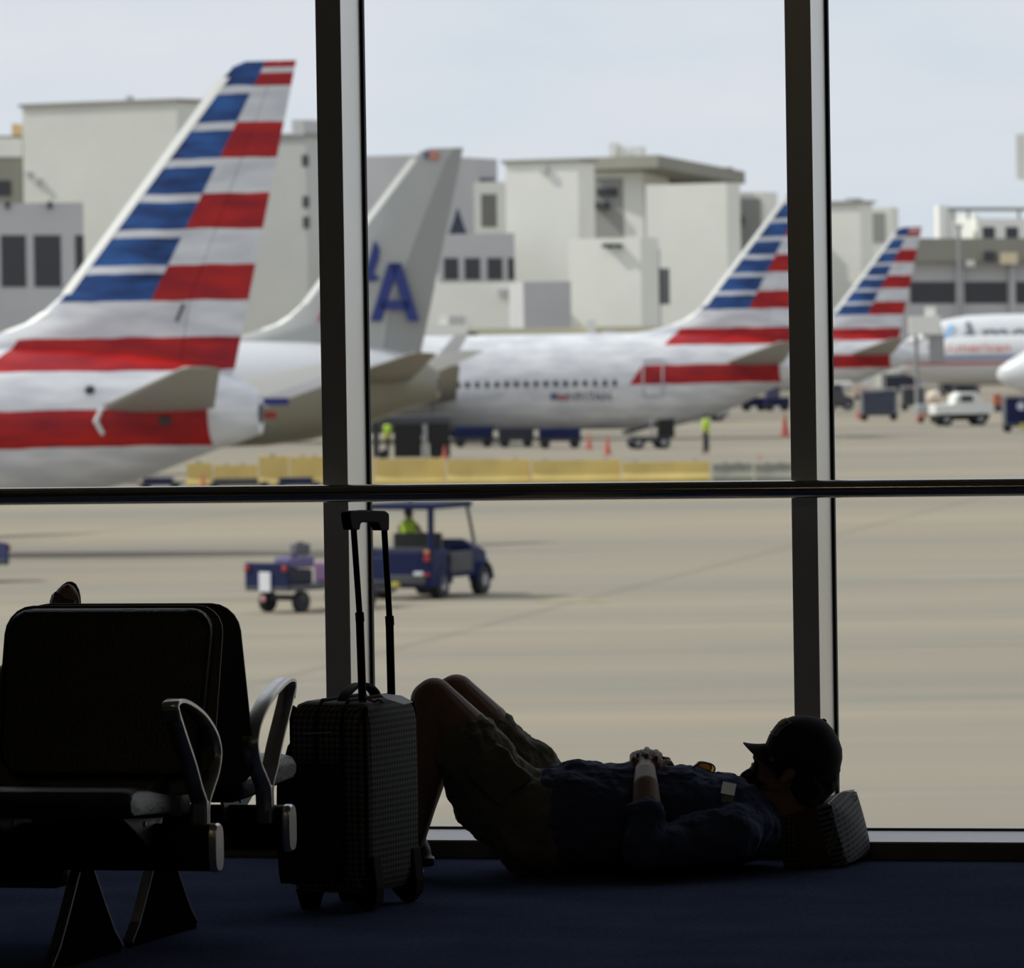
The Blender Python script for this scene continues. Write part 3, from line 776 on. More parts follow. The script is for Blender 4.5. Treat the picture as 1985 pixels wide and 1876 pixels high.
# collar: two leaves round the neck
def collar(pts, w_, th=0.004):
    mb = MB()
    up = V((0.5, 0, 0.85))
    for i in range(len(pts) - 1):
        a, c = pts[i], pts[i + 1]
        mb.hexa([a, c, c + V((0, 0, th)), a + V((0, 0, th)), a + w_, c + w_, c + w_ + V((0, 0, th)), a + w_ + V((0, 0, th))])
    return mb
for sgn, dd in ((-1, 17.45), (1, 17.45)):
    ps = [P(1440, 1520, 17.45 + sgn * 0.005), P(1455, 1536, 17.45 + sgn * 0.05), P(1478, 1556, 17.45 + sgn * 0.078), P(1495, 1590, 17.45 + sgn * 0.085)]
    rings = []
    for i, p in enumerate(ps):
        w0 = p; w1 = p + V((-0.035 + 0.006 * i, sgn * 0.012, -0.022 + 0.002 * i))
        rings.append([w0 + V((0, 0, .003)), w1 + V((0, 0, .003)), w1, w0])
    c_ = relm(MB().loft(rings).build('collar', shirtm, smooth=True)); c_.parent = sh; c_.matrix_parent_inverse = Matrix.Identity(4)
# chest pocket with a paper
pk = [P(1330, 1500, 17.29), P(1395, 1500, 17.29), P(1400, 1548, 17.245), P(1335, 1552, 17.235)]
# shorts
h = MB()
h.chain([pt(1092, 1590, 17.36, .146), pt(1045, 1596, 17.34, .150), pt(985, 1560, 17.32, .118), pt(905, 1446, 17.31, .104), pt(899, 1437, 17.31, .103)], flat1=True)
h.chain([pt(1000, 1600, 17.33, .100), pt(935, 1560, 17.32, .080), pt(898, 1500, 17.32, .058)])
h.chain([pt(1085, 1590, 17.54, .140), pt(1050, 1580, 17.56, .135), pt(1010, 1508, 17.57, .106), pt(932, 1428, 17.58, .096)], flat1=True)
h.chain([pt(1050, 1560, 17.56, .125), pt(1030, 1490, 17.58, .082)])
h.cyl(P(905, 1446, 17.31), P(896, 1434, 17.31), 0.110, 0.108, n=28)
h.cyl(P(940, 1437, 17.58), P(931, 1426, 17.58), 0.100, 0.098, n=28)
# cargo pocket on the near thigh
h.box(P(965, 1500, 17.205), (0.14, 0.03, 0.12), (0, 0.85, 0))
so = relm(h.build('shorts', shortm)); remesh(so, 0.006, smooth=3, folds=0.030, fscale=0.06)
dm = so.modifiers.new('creases', 'DISPLACE'); dm.texture = t; dm.strength = 0.006; dm.mid_level = 0.5; dm.texture_coords = 'GLOBAL'
# shoes
for (hx, hy, d) in ((790, 1676, 17.32), (812, 1658, 17.74)):
    o = MB()
    hp = P(hx, hy, d); hp.z = 0.036
    o.chain([(hp, 0.034), (hp + V((-0.09, 0, 0.006)), 0.040), (hp + V((-0.19, 0, -0.006)), 0.033)])
    o.chain([(hp + V((0.0, 0, 0.0)), 0.036), (hp + V((-0.015, 0, 0.03)), 0.038)])
    o.box(hp + V((-0.09, 0, -0.024)), (0.27, 0.085, 0.020))
    q_ = relm(o.build('shoe', mat('brown_shoe', (0.045, 0.035, 0.022), 0.6))); remesh(q_, 0.005, smooth=3)
# hair and beard
hb = MB()
hb.ell(H(-0.018, 0, -0.004), (0.104, 0.086, 0.112), HR)
hb.ell(H(-0.060, 0, -0.070), (0.052, 0.070, 0.050), HR)
random.seed(3)
for i in range(110):
    a = random.uniform(-1.2, 1.2); c_ = random.uniform(-0.105, -0.02)
    rr_ = 0.095
    hb.ell(H(-0.018 - rr_ * math.cos(a) * (1.0 + 0.08 * random.random()), rr_ * 0.85 * math.sin(a), c_), random.uniform(0.007, 0.014), n=8, m=6)
hb.chain([(P(1596, 1480, 17.45), 0.050), (P(1590, 1512, 17.45), 0.052), (P(1572, 1536, 17.45), 0.046)])
for i in range(26):
    p = P(1622 - (i * 1.1) + random.uniform(-4, 5), 1490 + 2.2 * i, 17.45 + random.uniform(-.04, .04)); hb.ell(p, random.uniform(.006, .012), n=8, m=6)
ha = relm(hb.build('hair', hairm)); remesh(ha, 0.005, smooth=1)
bd = MB()
bd.chain([(H(0.083, 0, -0.112), 0.020), (H(0.089, 0, -0.126), 0.020)])
for s_ in (-1, 1):
    bd.chain([(H(0.080, 0.018 * s_, -0.120), 0.017), (H(0.050, 0.038 * s_, -0.116), 0.012), (H(0.020, 0.052 * s_, -0.100), 0.008)])
    bd.chain([(H(0.096, 0.004 * s_, -0.068), 0.006), (H(0.088, 0.026 * s_, -0.078), 0.006), (H(0.078, 0.030 * s_, -0.105), 0.007)])
be = relm(bd.build('beard', hairm)); remesh(be, 0.004, smooth=1)
# cap
cp = MB()
rings = []
def capring(c, f0, f1, l, n=36):
    """ellipse ring in plane crown=c from back f0 to front f1, half width l"""
    return [H((f0 + f1) / 2 + (f1 - f0) / 2 * math.cos(2 * PI * i / n), l * math.sin(2 * PI * i / n), c) for i in range(n)]
CAPP = ((-0.036, -0.108, 0.094, 0.086), (0.010, -0.117, 0.104, 0.090), (0.046, -0.115, 0.103, 0.088), (0.071, -0.105, 0.094, 0.082), (0.092, -0.090, 0.078, 0.071), (0.111, -0.066, 0.054, 0.054), (0.125, -0.036, 0.026, 0.034), (0.131, -0.012, 0.006, 0.010))
for c, f0, f1, l in CAPP:
    # tilt: band is lower at the front
    ring = capring(c, f0, f1, l)
    ring = [p - hc * 0.10 * 0 for p in ring]
    rings.append(ring)
cp.loft(rings)
cap = relm(cp.build('cap', capm, smooth=True))
MB_b = MB().ell(H(-0.003, 0, 0.132), (0.007, 0.007, 0.004), HR)
o = rel_to(MB_b.build('cap_button', capm, smooth=True), man); o.parent = cap; o.matrix_parent_inverse = Matrix.Identity(4)
# visor: from the front rim, pointing left in the picture
vt = []
root_c = P(1492, 1440, 17.45); tip_c = P(1443, 1438, 17.45)
vd = (tip_c - root_c); 
rings = []
NV = 18
top = []; bot = []
grid = []
for j in range(7):
    v = j / 6
    row = []
    for i in range(NV + 1):
        a = -1 + 2 * i / NV
        lat = 0.080 * a
        # length of visor at this lateral
        Lk = math.sqrt(max(0, 1 - a * a)) ** 0.9
        sag = -0.042 * a * a                       # sides droop towards the face
        backset = -0.075 * a * a                    # root curves back along the head sides
        base = root_c + hl * lat + hf * backset + hc * (sag) + V((-0.002, 0, 0))
        p = base + V((vd.x, 0, vd.z)) * (v * Lk) * 1.02 + hc * (-0.004 * math.sin(PI * v)) 
        row.append(p)
    grid.append(row)
mbv = MB(); n_ = NV + 1
off = V((0.0, 0, -0.0045))
vs = [p for r in grid for p in r] + [p + off for r in grid for p in r]
N0 = 7 * n_
fs = []
for j in range(6):
    for i in range(NV):
        a = j * n_ + i
        fs.append((a, a + 1, a + 1 + n_, a + n_)); fs.append((N0 + a, N0 + a + n_, N0 + a + 1 + n_, N0 + a + 1))
for i in range(NV):
    fs.append((i, N0 + i, N0 + i + 1, i + 1)); a = 6 * n_ + i; fs.append((a, a + 1, N0 + a + 1, N0 + a))
mbv.add(vs, fs)
o = rel_to(mbv.build('visor', capm, smooth=True), man); o.parent = cap; o.matrix_parent_inverse = Matrix.Identity(4)
# patch with pale outline on the cap front: lies on the dome
def dome(c, l, push=0.0015):
    prof = CAPP
    for a, b2 in zip(prof, prof[1:]):
        if a[0] <= c <= b2[0]:
            t_ = (c - a[0]) / (b2[0] - a[0]); f0, f1, w_ = [a[k] + (b2[k] - a[k]) * t_ for k in (1, 2, 3)]
            return H((f0 + f1) / 2 + (f1 - f0) / 2 * math.sqrt(max(0, 1 - (l / w_) ** 2)) + push, l * 1.02, c)
def patchstrip(c0, c1, l0, l1, push, n=8):
    rings = []
    for i in range(n + 1):
        c = c0 + (c1 - c0) * i / n
        row = [dome(c, l0 + (l1 - l0) * j / n, push) for j in range(n + 1)]
        rings.append(row)
    mb = MB(); vs = [p for r in rings for p in r] + [p - hf * 0.002 for r in rings for p in r]; N0 = (n + 1) ** 2; fs = []
    for i in range(n):
        for j in range(n):
            a = i * (n + 1) + j; fs.append((a, a + 1, a + n + 2, a + n + 1)); fs.append((N0 + a, N0 + a + n + 1, N0 + a + n + 2, N0 + a + 1))
    return mb.add(vs, fs)
sgn = 1 if (H(0, 1, 0) - HC).y < 0 else -1
pa = patchstrip(0.020, 0.075, -0.045, 0.045, 0.001)
o = rel_to(pa.build('patch', mat('patch_black', (0.02, 0.02, 0.02), 0.8), smooth=True), man); o.parent = cap; o.matrix_parent_inverse = Matrix.Identity(4); pobj = o
ol = MB()
for (c0, c1, l0, l1) in ((0.019, 0.0215, -0.046, 0.046), (0.0735, 0.076, -0.046, 0.046), (0.020, 0.075, -0.047, -0.044), (0.020, 0.075, 0.044, 0.047)):
    q_ = patchstrip(c0, c1, l0, l1, 0.003); ol.add(q_.v, q_.f)
o = rel_to(ol.build('patch_outline', mat('patch_thread', (0.22, 0.22, 0.20), 0.8)), man); o.parent = cap; o.matrix_parent_inverse = Matrix.Identity(4)
q_ = patchstrip(0.052, 0.070, -0.036, 0.036, 0.003)
o = rel_to(q_.build('patch_emblem', mat('patch_yellow', (0.16, 0.15, 0.02), 0.9)), man); o.parent = cap; o.matrix_parent_inverse = Matrix.Identity(4)

# ------------------------------------------------------------------ paper in the shirt pocket
pap = mat('ticket_paper', (0.80, 0.79, 0.75), 0.85)
a_ = [P(1401, 1515, 17.215), P(1427, 1520, 17.235), P(1423, 1542, 17.185), P(1398, 1543, 17.175)]
a_[3] = a_[0] + (a_[2] - a_[1])
pc = sum(a_, V()) / 4
tk = empty('paper_slip', pc, 0, 'folded pale paper slip sticking out of the shirt pocket', 'paper')
rings = []
q_ = MB().prism([p for p in a_], V((0.001, 0.0025, 0.001)))
rel_to(q_.build('top_sheet', pap), tk)
a2 = [P(1400, 1541, 17.19), P(1422, 1540, 17.20), P(1420, 1554, 17.18), P(1399, 1547, 17.175)]
a2[3] = a2[0] + (a2[2] - a2[1])
rel_to(MB().prism(a2, V((0.001, 0.002, 0.001))).build('under_sheet', mat('ticket_under', (0.22, 0.22, 0.17), 0.9)), tk)

# ------------------------------------------------------------------ sunglasses on the chest
sg = empty('sunglasses', P(1362, 1500, 17.38), 0, 'dark framed sunglasses with amber lenses lying on the blue shirt chest', 'sunglasses')
frm = mat('sunglass_frame', (0.015, 0.013, 0.010), 0.25)
lensm = mat('amber_lens', (0.42, 0.29, 0.12), 0.1, 0.0)
lensm.node_tree.nodes['Principled BSDF'].inputs['Transmission Weight'].default_value = 0.85
def ringpts(cx, cy, w_, h_, d, n=22, tilt=0.0):
    ps = []
    for i in range(n):
        a = 2 * PI * i / n
        x = math.copysign(abs(math.cos(a)) ** 0.8, math.cos(a)) * w_; y = math.copysign(abs(math.sin(a)) ** 0.9, math.sin(a)) * h_
        ps.append(P(cx + x * math.cos(tilt) - y * math.sin(tilt), cy + x * math.sin(tilt) + y * math.cos(tilt), d + (y / h_) * -0.012))
    return ps
for (cx_, cy_, w_, h_, d_, nm) in ((1369, 1489, 17, 10.5, 17.36, 1), (1364, 1486, 15, 9, 17.42, 2)):
    rp_ = ringpts(cx_, cy_, w_, h_, d_, tilt=0.18)
    fr_ = rel_to(pipe(rp_ + [rp_[0]], 0.0022, 'lens_frame', frm, None), sg)
    le = MB(); cc = sum(rp_, V()) / len(rp_)
    le.add(rp_ + [p + V((0, 0.0015, 0)) for p in rp_], [tuple(range(22)), tuple(range(43, 21, -1))] + [(i, (i + 1) % 22, 22 + (i + 1) % 22, 22 + i) for i in range(22)])
    lo_ = rel_to(le.build('lens', lensm), sg)
rel_to(pipe([P(1352, 1481, 17.37), P(1350, 1479, 17.395), P(1351, 1480, 17.42)], 0.0022, 'bridge', frm, None), sg)
silver = mat('temple_silver', (0.6, 0.6, 0.6), 0.25, 0.8)
for d_ in (17.345, 17.43):
    mb = MB().sweep([P(1355, 1480, d_), P(1343, 1488, d_ - .01), P(1330, 1499, d_ - 0.02)], [(-0.001, -0.004), (0.001, -0.004), (0.001, 0.004), (-0.001, 0.004)], (0, 1, 0))
    rel_to(mb.build('temple', silver), sg)

# ------------------------------------------------------------------ second person, only a sandalled foot shows above the seats
skin2 = mat('skin_tan', (0.30, 0.17, 0.12), 0.55)
p2 = empty('person', P(60, 1300, 15.9), 0, 'person lying behind the seats with one sandalled foot showing above the backrests', 'person')
p2.location.z = 0.0
f2 = MB()
D2 = 15.80
f2.chain([(P(112, 1235, D2 + .03), .030), (P(116, 1192, D2 + .01), .032), (P(124, 1165, D2), .030), (P(131, 1150, D2), .024)])
f2.chain([(P(112, 1230, D2), .030), (P(118, 1170, D2), .027)]); 
for i, (x, y, r) in enumerate(((132, 1140, .0125), (141, 1146, .0095), (146, 1152, .0088), (149, 1159, .0082), (150, 1167, .0076))):
    f2.chain([(P(x - 8, y + 24, D2), r * 1.25), (P(x - 1, y + 3, D2 - .006), r), (P(x, y, D2 - .002), r)], n=12)
f2.chain([(P(112, 1232, D2 + .03), .034), (P(90, 1262, D2 + .06), .042), (P(20, 1330, D2 + .08), .058), (P(-80, 1370, D2 + .08), .060), (P(-240, 1360, D2 + .08), .085), (P(-330, 1345, D2 + .08), .11)])
f2.chain([(P(60, 1390, D2 + .16), .038), (P(-60, 1375, D2 + .18), .050), (P(-140, 1340, D2 + .18), .055), (P(-260, 1355, D2 + .18), .085), (P(-330, 1345, D2 + .16), .11)])
f2.chain([(P(-330, 1345, D2 + .12), .12), (P(-620, 1340, D2 + .14), .13), (P(-680, 1335, D2 + .14), .06), (P(-760, 1325, D2 + .14), .10)])
o = rel_to(f2.build('body', skin2), p2); remesh(o, 0.005, smooth=2)
c2 = MB().chain([(P(-340, 1345, D2 + .12), .132), (P(-610, 1340, D2 + .14), .142), (P(-640, 1338, D2 + .14), .10)])
for dd in (-.07, .33): c2.chain([(P(-600, 1345, D2 + dd), .07), (P(-480, 1360, D2 + dd - .02), .06)])
o = rel_to(c2.build('shirt', mat('grey_shirt', (0.10, 0.10, 0.11), 0.9)), p2); remesh(o, 0.010, smooth=3)
c2 = MB().chain([(P(-90, 1368, D2 + .08), .074), (P(-240, 1360, D2 + .08), .098), (P(-330, 1345, D2 + .08), .122)])
c2.chain([(P(-140, 1340, D2 + .18), .070), (P(-260, 1355, D2 + .18), .098), (P(-330, 1345, D2 + .16), .122)])
o = rel_to(c2.build('shorts', mat('dark_shorts', (0.03, 0.03, 0.04), 0.9)), p2); remesh(o, 0.010, smooth=3)
c2 = MB().ell(P(-775, 1322, D2 + .14), (.10, .105, .108))
o = rel_to(c2.build('hair', hairm, smooth=True), p2)
sb = mat('sandal_dark', (0.02, 0.016, 0.013), 0.6); ss = mat('sandal_strap', (0.13, 0.11, 0.095), 0.7)
outl = [(92, 1180), (97, 1165), (104, 1152), (112, 1142), (121, 1133), (130, 1127.5), (139, 1127), (147, 1132), (153, 1143), (156, 1157), (157, 1172), (154, 1190), (146, 1215), (134, 1245), (118, 1252), (104, 1245), (95, 1220), (90, 1198)]
sol = rel_to(MB().prism([P(x, y, D2 + 0.030) for x, y in outl], V((0, 0.014, 0))).build('sandal', sb, bevel=0.003), p2)
for ps in ([(99, 1160), (106, 1153), (120, 1158), (128, 1172), (136, 1182), (152, 1184)], [(94, 1188), (112, 1172), (128, 1166), (142, 1168), (155, 1176)]):
    pts = [P(x, y, D2 - 0.030 if 0 < i < len(ps) - 1 else D2 + 0.03) for i, (x, y) in enumerate(ps)]
    mb = MB().sweep(pts, [(-0.009, -0.0015), (0.009, -0.0015), (0.009, 0.0015), (-0.009, 0.0015)], (0.3, -0.2, 0.9))
    q_ = rel_to(mb.build('sandal_strap', ss, smooth=True), p2); q_.parent = sol; q_.matrix_parent_inverse = Matrix.Identity(4)
nail = mat('red_nail', (0.25, 0.01, 0.02), 0.25)
q_ = MB().ell(P(131.5, 1139, D2 - .014), (0.007, 0.004, 0.008), n=12)
rel_to(q_.build('toenail', nail, smooth=True), p2)
# ------------------------------------------------------------------ apron
apr = mat('apron_concrete', (0.42, 0.40, 0.36), 1.0, spec=0.1); nx = NX(apr)
X_, Y_, Z_ = nx.xyz()
na = nx.noise(0.055, mapping=(0.5, 2.2, 1), detail=4); nb = nx.noise(0.35, mapping=(0.35, 1.6, 1), detail=4); nc = nx.noise(0.02, mapping=(0.6, 1.2, 1), detail=2)
def clampf(x, a, b):   # smooth 0..1 between a and b
    n = nx.nt.nodes.new('ShaderNodeMapRange'); n.inputs[1].default_value = a; n.inputs[2].default_value = b
    nx.nt.links.new(x, n.inputs[0]); return n.outputs[0]
c0 = nx.mix(clampf(na, 0.35, 0.65), (0.251, 0.236, 0.193), (0.326, 0.284, 0.214))
c1 = nx.mix(nx.mul(clampf(nb, 0.45, 0.75), 0.5), c0, (0.344, 0.263, 0.196))
c2 = nx.mix(nx.mul(clampf(nc, 0.40, 0.62), 0.45), c1, (0.219, 0.208, 0.181))
# slab joints running away from the terminal, and dark rubber streaks across
sn, cs = math.sin(0.19), math.cos(0.19)
u_ = nx.sub(nx.mul(X_, cs), nx.mul(Y_, sn)); v_ = nx.add(nx.mul(X_, sn), nx.mul(Y_, cs))
def joint(q, per, off, wd):
    return nx.lt(nx.fr(nx.mul(nx.add(q, off), 1.0 / per)), wd / per)
j = nx.OR(joint(u_, 22.5, 22.9, 0.34), nx.mul(joint(v_, 7.6, 2.0, 0.35), 0.55))
nd = nx.noise(0.12, mapping=(0.3, 3.5, 1), detail=5)
stain = nx.mul(clampf(nd, 0.60, 0.72), 0.35)
c3 = nx.mix(nx.mul(j, 0.22), c2, (0.112, 0.105, 0.092))
c4 = nx.mix(stain, c3, (0.149, 0.144, 0.127))
ne = nx.noise(0.09, mapping=(0.25, 4.0, 2), detail=4)
c5 = nx.mix(nx.mul(clampf(ne, 0.60, 0.70), 0.3), c4, (0.446, 0.411, 0.339))
nx.out(c5)
o = MB().prism([V((-700, 19.2, APRON)), V((700, 19.2, APRON)), V((900, 1500, APRON)), V((-900, 1500, APRON))], V((0, 0, -0.5))).build('apron_ground', apr)
o['kind'] = 'structure'
# worn yellow guide line stub
ylm = mat('worn_yellow_paint', (0.30, 0.26, 0.15), 0.9, noise=0.2, nscale=1)
g0 = G(1040, 1164); g1 = G(1180, 1166)
o = MB().prism([g0 + V((0, -0.6, 0.004)), g1 + V((0, -0.6, 0.004)), g1 + V((0, 0.6, 0.004)), g0 + V((0, 0.6, 0.004))], V((0, 0, 0.004))).build('painted_line', ylm)
tag(o, 'worn yellow painted dash on the apron right of the blue tractor', 'ground marking')

# ------------------------------------------------------------------ terminal buildings
wl = mat('facade_offwhite', (0.80, 0.80, 0.735), 0.9, noise=0.04, nscale=0.2)
wg = mat('facade_grey', (0.50, 0.50, 0.51), 0.9, noise=0.05, nscale=0.2)
wb = mat('roof_brownish', (0.30, 0.295, 0.25), 0.9, noise=0.06, nscale=0.2)
wd = mat('facade_window', (0.035, 0.038, 0.045), 0.3)
wwh = mat('roof_unit_white', (0.85, 0.85, 0.80), 0.7)
wcr = mat('cream_panel', (0.62, 0.60, 0.45), 0.8)
def bmetrics(s): return F / s
class Block:
    """upright block seen at pixels: left edge xa, near corner xb, right edge xc. gam: turn of the lit face"""
    def __init__(q, xa, xb, xc, ytop, s, gam=35, ybot=None, dep=12.0):
        if s < 30: s = s * 0.9
        d = F / s; q.s = s; q.d = d; g = math.radians(gam)
        c = atz(xb, d, APRON); q.c = c
        q.dl = V((-math.cos(g), math.sin(g), 0)); q.dr = V((math.sin(g), math.cos(g), 0))
        def reach(dirv, px):
            # length t so that corner + dir t is seen at column px
            r = ray(px, 600); k = r.x / r.y
            return (k * c.y - c.x) / (dirv.x - k * dirv.y)
        q.Ll = reach(q.dl, xa) if xa < xb else 3.0
        q.Lr = reach(q.dr, xc) if xc > xb else 6.0
        if q.Lr < 0 or q.Lr > 26 or gam < 10: q.Lr = dep
        q.z1 = P(xb, ytop, d).z
        q.z0 = APRON if ybot is None else P(xb, ybot, d).z
    def mesh(q, mb=None, z0=None, z1=None, grow=0.0, inset=0.0):
        mb = mb or MB(); z0 = q.z0 if z0 is None else z0; z1 = q.z1 if z1 is None else z1
        c = q.c.copy(); c.z = 0
        n = -(q.dl + q.dr) * grow
        a = c + (-q.dl - q.dr) * grow; b = c + q.dr * (q.Lr + grow) - q.dl * grow
        e = c + q.dl * (q.Ll + grow) + q.dr * (q.Lr + grow); f = c + q.dl * (q.Ll + grow) - q.dr * grow
        mb.hexa([V((p.x, p.y, z0)) for p in (a, b, e, f)] + [V((p.x, p.y, z1)) for p in (a, b, e, f)])
        return mb
    def face_rect(q, px0, px1, y0, y1, which='l', out=0.15, depth=0.3, mb=None):
        """a rectangle on the left (lit) or right face between pixel columns/rows"""
        mb = mb or MB(); dirv = q.dl if which == 'l' else q.dr; nrm = -q.dr if which == 'l' else -q.dl
        def at(px):
            r = ray(px, 600); k = r.x / r.y
            t = (k * q.c.y - q.c.x) / (dirv.x - k * dirv.y); return q.c + dirv * t
        A, B = at(px0), at(px1)
        zt = P(px0, y0, A.y).z; zb = P(px0, y1, A.y).z; zt2 = P(px1, y0, B.y).z; zb2 = P(px1, y1, B.y).z
        o0 = nrm * out; i0 = -nrm * depth
        pts = [A + o0, B + o0, B + i0, A + i0]
        mb.hexa([V((p.x, p.y, z)) for p, z in zip(pts, (zb, zb2, zb2, zb))] + [V((p.x, p.y, z)) for p, z in zip(pts, (zt, zt2, zt2, zt))])
        return mb
def building(label, blk, m, name='terminal_building', cat='building', rim=None, group='terminal buildings'):
    r = empty(name, (blk.c.x, blk.c.y, APRON), 0, label, cat, group)
    def part(mb, nm, mm): return rel_to(mb.build(nm, mm), r)
    part(blk.mesh(), 'wall', m)
    if rim: part(blk.mesh(z0=blk.z1 - 0.05, z1=blk.z1 + rim, grow=0.25), 'parapet', wb)
    return r, part
# left: tall blank block, low grey office, small white roof block
B1 = Block(50, 352, 392, 196, 25, 30)
r, part = building('tall blank off-white block behind the nearest striped tail', B1, mat('facade_aged', (0.66, 0.665, 0.61), 0.9, noise=0.05, nscale=0.2), rim=0.25)
part(B1.face_rect(238, 246, 185, 197, 'l', -1.0, 1.6), 'roof_mast', wg)
part(B1.face_rect(58, 66, 332, 342, 'l', 0.5, 0.3), 'wall_lamp', wg); part(B1.face_rect(76, 84, 345, 355, 'l', 0.5, 0.3), 'wall_lamp', wg)
B2 = Block(-260, 168, 205, 392, 27, -8)
r, part = building('low grey office block with dark windows, far left', B2, wg)
for x0, x1 in ((-60, -6), (4, 52), (68, 120), (148, 165)):
    part(B2.face_rect(x0, x1, 456, 556, 'l', 0.08, 0.1), 'window', wd)
for x in (18, 100): part(B2.face_rect(x - 4, x + 4, 390, 404, 'l', 0.5, 0.2), 'wall_lamp', MT['darkgrey'])
B3 = Block(-200, 46, 60, 262, 24.5, 10)
r, part = building('brown roofed block with white top band at the far left edge', B3, wb)
part(B3.face_rect(-150, 46, 268, 304, 'l', 0.2, 0.4), 'white_band', wwh)
part(B3.face_rect(-40, 26, 350, 380, 'l', 0.1, 0.4), 'opening', wd)
part(B3.face_rect(32, 42, 240, 262, 'l', 0.5, 2), 'roof_light', mat('orange_roof_light', (0.8, 0.55, 0.25), 0.6))
# between first tail and the left mullion and behind
B4 = Block(392, 600, 640, 262, 23.5, 30)
r, part = building('pale block between nearest striped tail and left window post', B4, mat('facade_weathered', (0.50, 0.505, 0.49), 0.9, noise=0.05, nscale=0.2), rim=0.2)
part(B4.face_rect(575, 598, 232, 262, 'l', 0.3, 3), 'roof_unit', wg)
for y in (300, 380, 420): part(B4.face_rect(592, 600, y, y + 22, 'l', 0.2, 0.3), 'vent', MT['darkgrey'])
B5 = Block(640, 812, 968, 300, 22.5, 22)
r, part = building('pale grey block behind the silver tail', B5, wg)
part(B5.face_rect(935, 960, 345, 365, 'r', 0.2, 0.3), 'vent', wd)
# control-like opening frame next to big block
B6 = Block(922, 984, 1000, 352, 24, 12)
r, part = building('small off-white stair tower with tall dark opening', B6, wl)
part(B6.face_rect(936, 966, 376, 440, 'l', 0.06, 0.2), 'opening', mat('recess_grey', (0.20, 0.20, 0.18), 0.9))
B7 = Block(850, 1002, 1045, 452, 26.5, -8)
r, part = building('grey low building with dark windows beside the silver tail', B7, wg)
for x0, x1 in ((862, 890), (902, 932), (946, 975), (986, 998)):
    part(B7.face_rect(x0, x1, 500, 542, 'l', 0.06, 0.1), 'window', wd)
B8 = Block(800, 1012, 1060, 546, 28, 18)
r, part = building('long low off-white block above the white fuselage', B8, wl)
part(B8.face_rect(970, 985, 560, 575, 'l', 0.5, 0.3), 'wall_lamp', wg)
part(B8.face_rect(870, 900, 612, 628, 'l', 0.06, 0.1), 'sign_panel', wg)
# black tented canopy
cn = atz(888, F / 23.4, B7.z1 + 0.002)
s = 23.4; mb = MB()
hw = 19 / s
mb.loft([[cn + V((-hw, -hw, 0)), cn + V((hw, -hw, 0)), cn + V((hw, hw, 0)), cn + V((-hw, hw, 0))],
         [cn + V((-hw * .5, -hw * .5, 26 / s)), cn + V((hw * .5, -hw * .5, 26 / s)), cn + V((hw * .5, hw * .5, 26 / s)), cn + V((-hw * .5, hw * .5, 26 / s))],
         [cn + V((-.05, -.05, 53 / s)), cn + V((.05, -.05, 53 / s)), cn + V((.05, .05, 53 / s)), cn + V((-.05, .05, 53 / s))]])
o = mb.build('tent_canopy', mat('dark_canvas', (0.035, 0.04, 0.06), 0.9)); tag(o, 'dark pointed tent canopy on the roof beside the silver tail', 'canopy')
# main big blocks
B9 = Block(984, 1127, 1156, 312, 26, 30)
r, part = building('big off-white cubic block right of the silver tail', B9, wl, rim=0.25)
part(B9.face_rect(1055, 1068, 322, 336, 'l', 0.4, 0.3), 'wall_lamp', wg)
B10 = Block(1150, 1252, 1300, 330, 25, 30)
r, part = building('recessed grey block under the overhanging flat roof', B10, wl)
part(B10.face_rect(1150, 1212, 345, 462, 'l', 0.05, 0.1), 'painted_shade_bay', mat('bay_shade_grey', (0.33, 0.33, 0.31), 0.9))  # recess shade painted as a flat grey panel on the wall
part(B10.face_rect(1165, 1200, 365, 380, 'l', 0.4, 0.3), 'window', wd)
part(B10.face_rect(1160, 1185, 392, 405, 'l', 0.8, 0.3), 'floodlight', MT['darkgrey'])
# overhanging roof slab: front edge 1130..1280, right edge runs back to 1448
RB = Block(1128, 1282, 1448, 300, 25.2, 42, ybot=324)
r = empty('flat_roof', (RB.c.x, RB.c.y, RB.z0), 0, 'wide overhanging flat roof slab on the central terminal block', 'roof')
def sloped(q, drop, z0d=0.0):
    c = q.c; a = c; b = c + q.dr * q.Lr; e = b + q.dl * q.Ll; f = c + q.dl * q.Ll; k = drop / q.s
    return MB().hexa([V((v.x, v.y, q.z0 - kk)) for v, kk in ((a, 0), (b, k), (e, k), (f, 0))] + [V((v.x, v.y, q.z1 - kk)) for v, kk in ((a, 0), (b, k), (e, k), (f, 0))])
rel_to(sloped(RB, 30).build('slab', wb), r)
B11 = Block(1230, 1262, 1425, 322, 24.8, 42)
rel_to(B11.mesh().build('penthouse', mat('penthouse_glazing', (0.16, 0.175, 0.2), 0.5)), r)
for (x0, x1, y0) in ((1186, 1202, 276), (1222, 1250, 284), (1204, 1214, 282)):
    b_ = Block(x0, x1, x1 + 6, y0, 25.0, 20, ybot=303); rel_to(b_.mesh().build('roof_unit', wwh), r)
B12 = Block(1104, 1246, 1278, 460, 28, 30)
r, part = building('lower off-white block below the flat roof', B12, wl)
for x in (1182, 1202): part(B12.face_rect(x - 6, x + 6, 472, 480, 'l', 0.6, 0.3), 'floodlight', MT['darkgrey'])
B13 = Block(1256, 1414, 1438, 354, 26.3, 30)
r, part = building('tall off-white cubic block right of the centre', B13, wl)
B13b = Block(1262, 1284, 1300, 482, 27.4, -8)
r, part = building('narrow grey link with tall dark window between two blocks', B13b, wg)
part(B13b.face_rect(1277, 1283, 520, 590, 'l', 0.06, 0.1), 'window', wd)
part(B13b.face_rect(1285, 1297, 520, 590, 'r', 0.06, 0.1), 'window', wd)
B14 = Block(1418, 1488, 1510, 372, 24.5, 25)
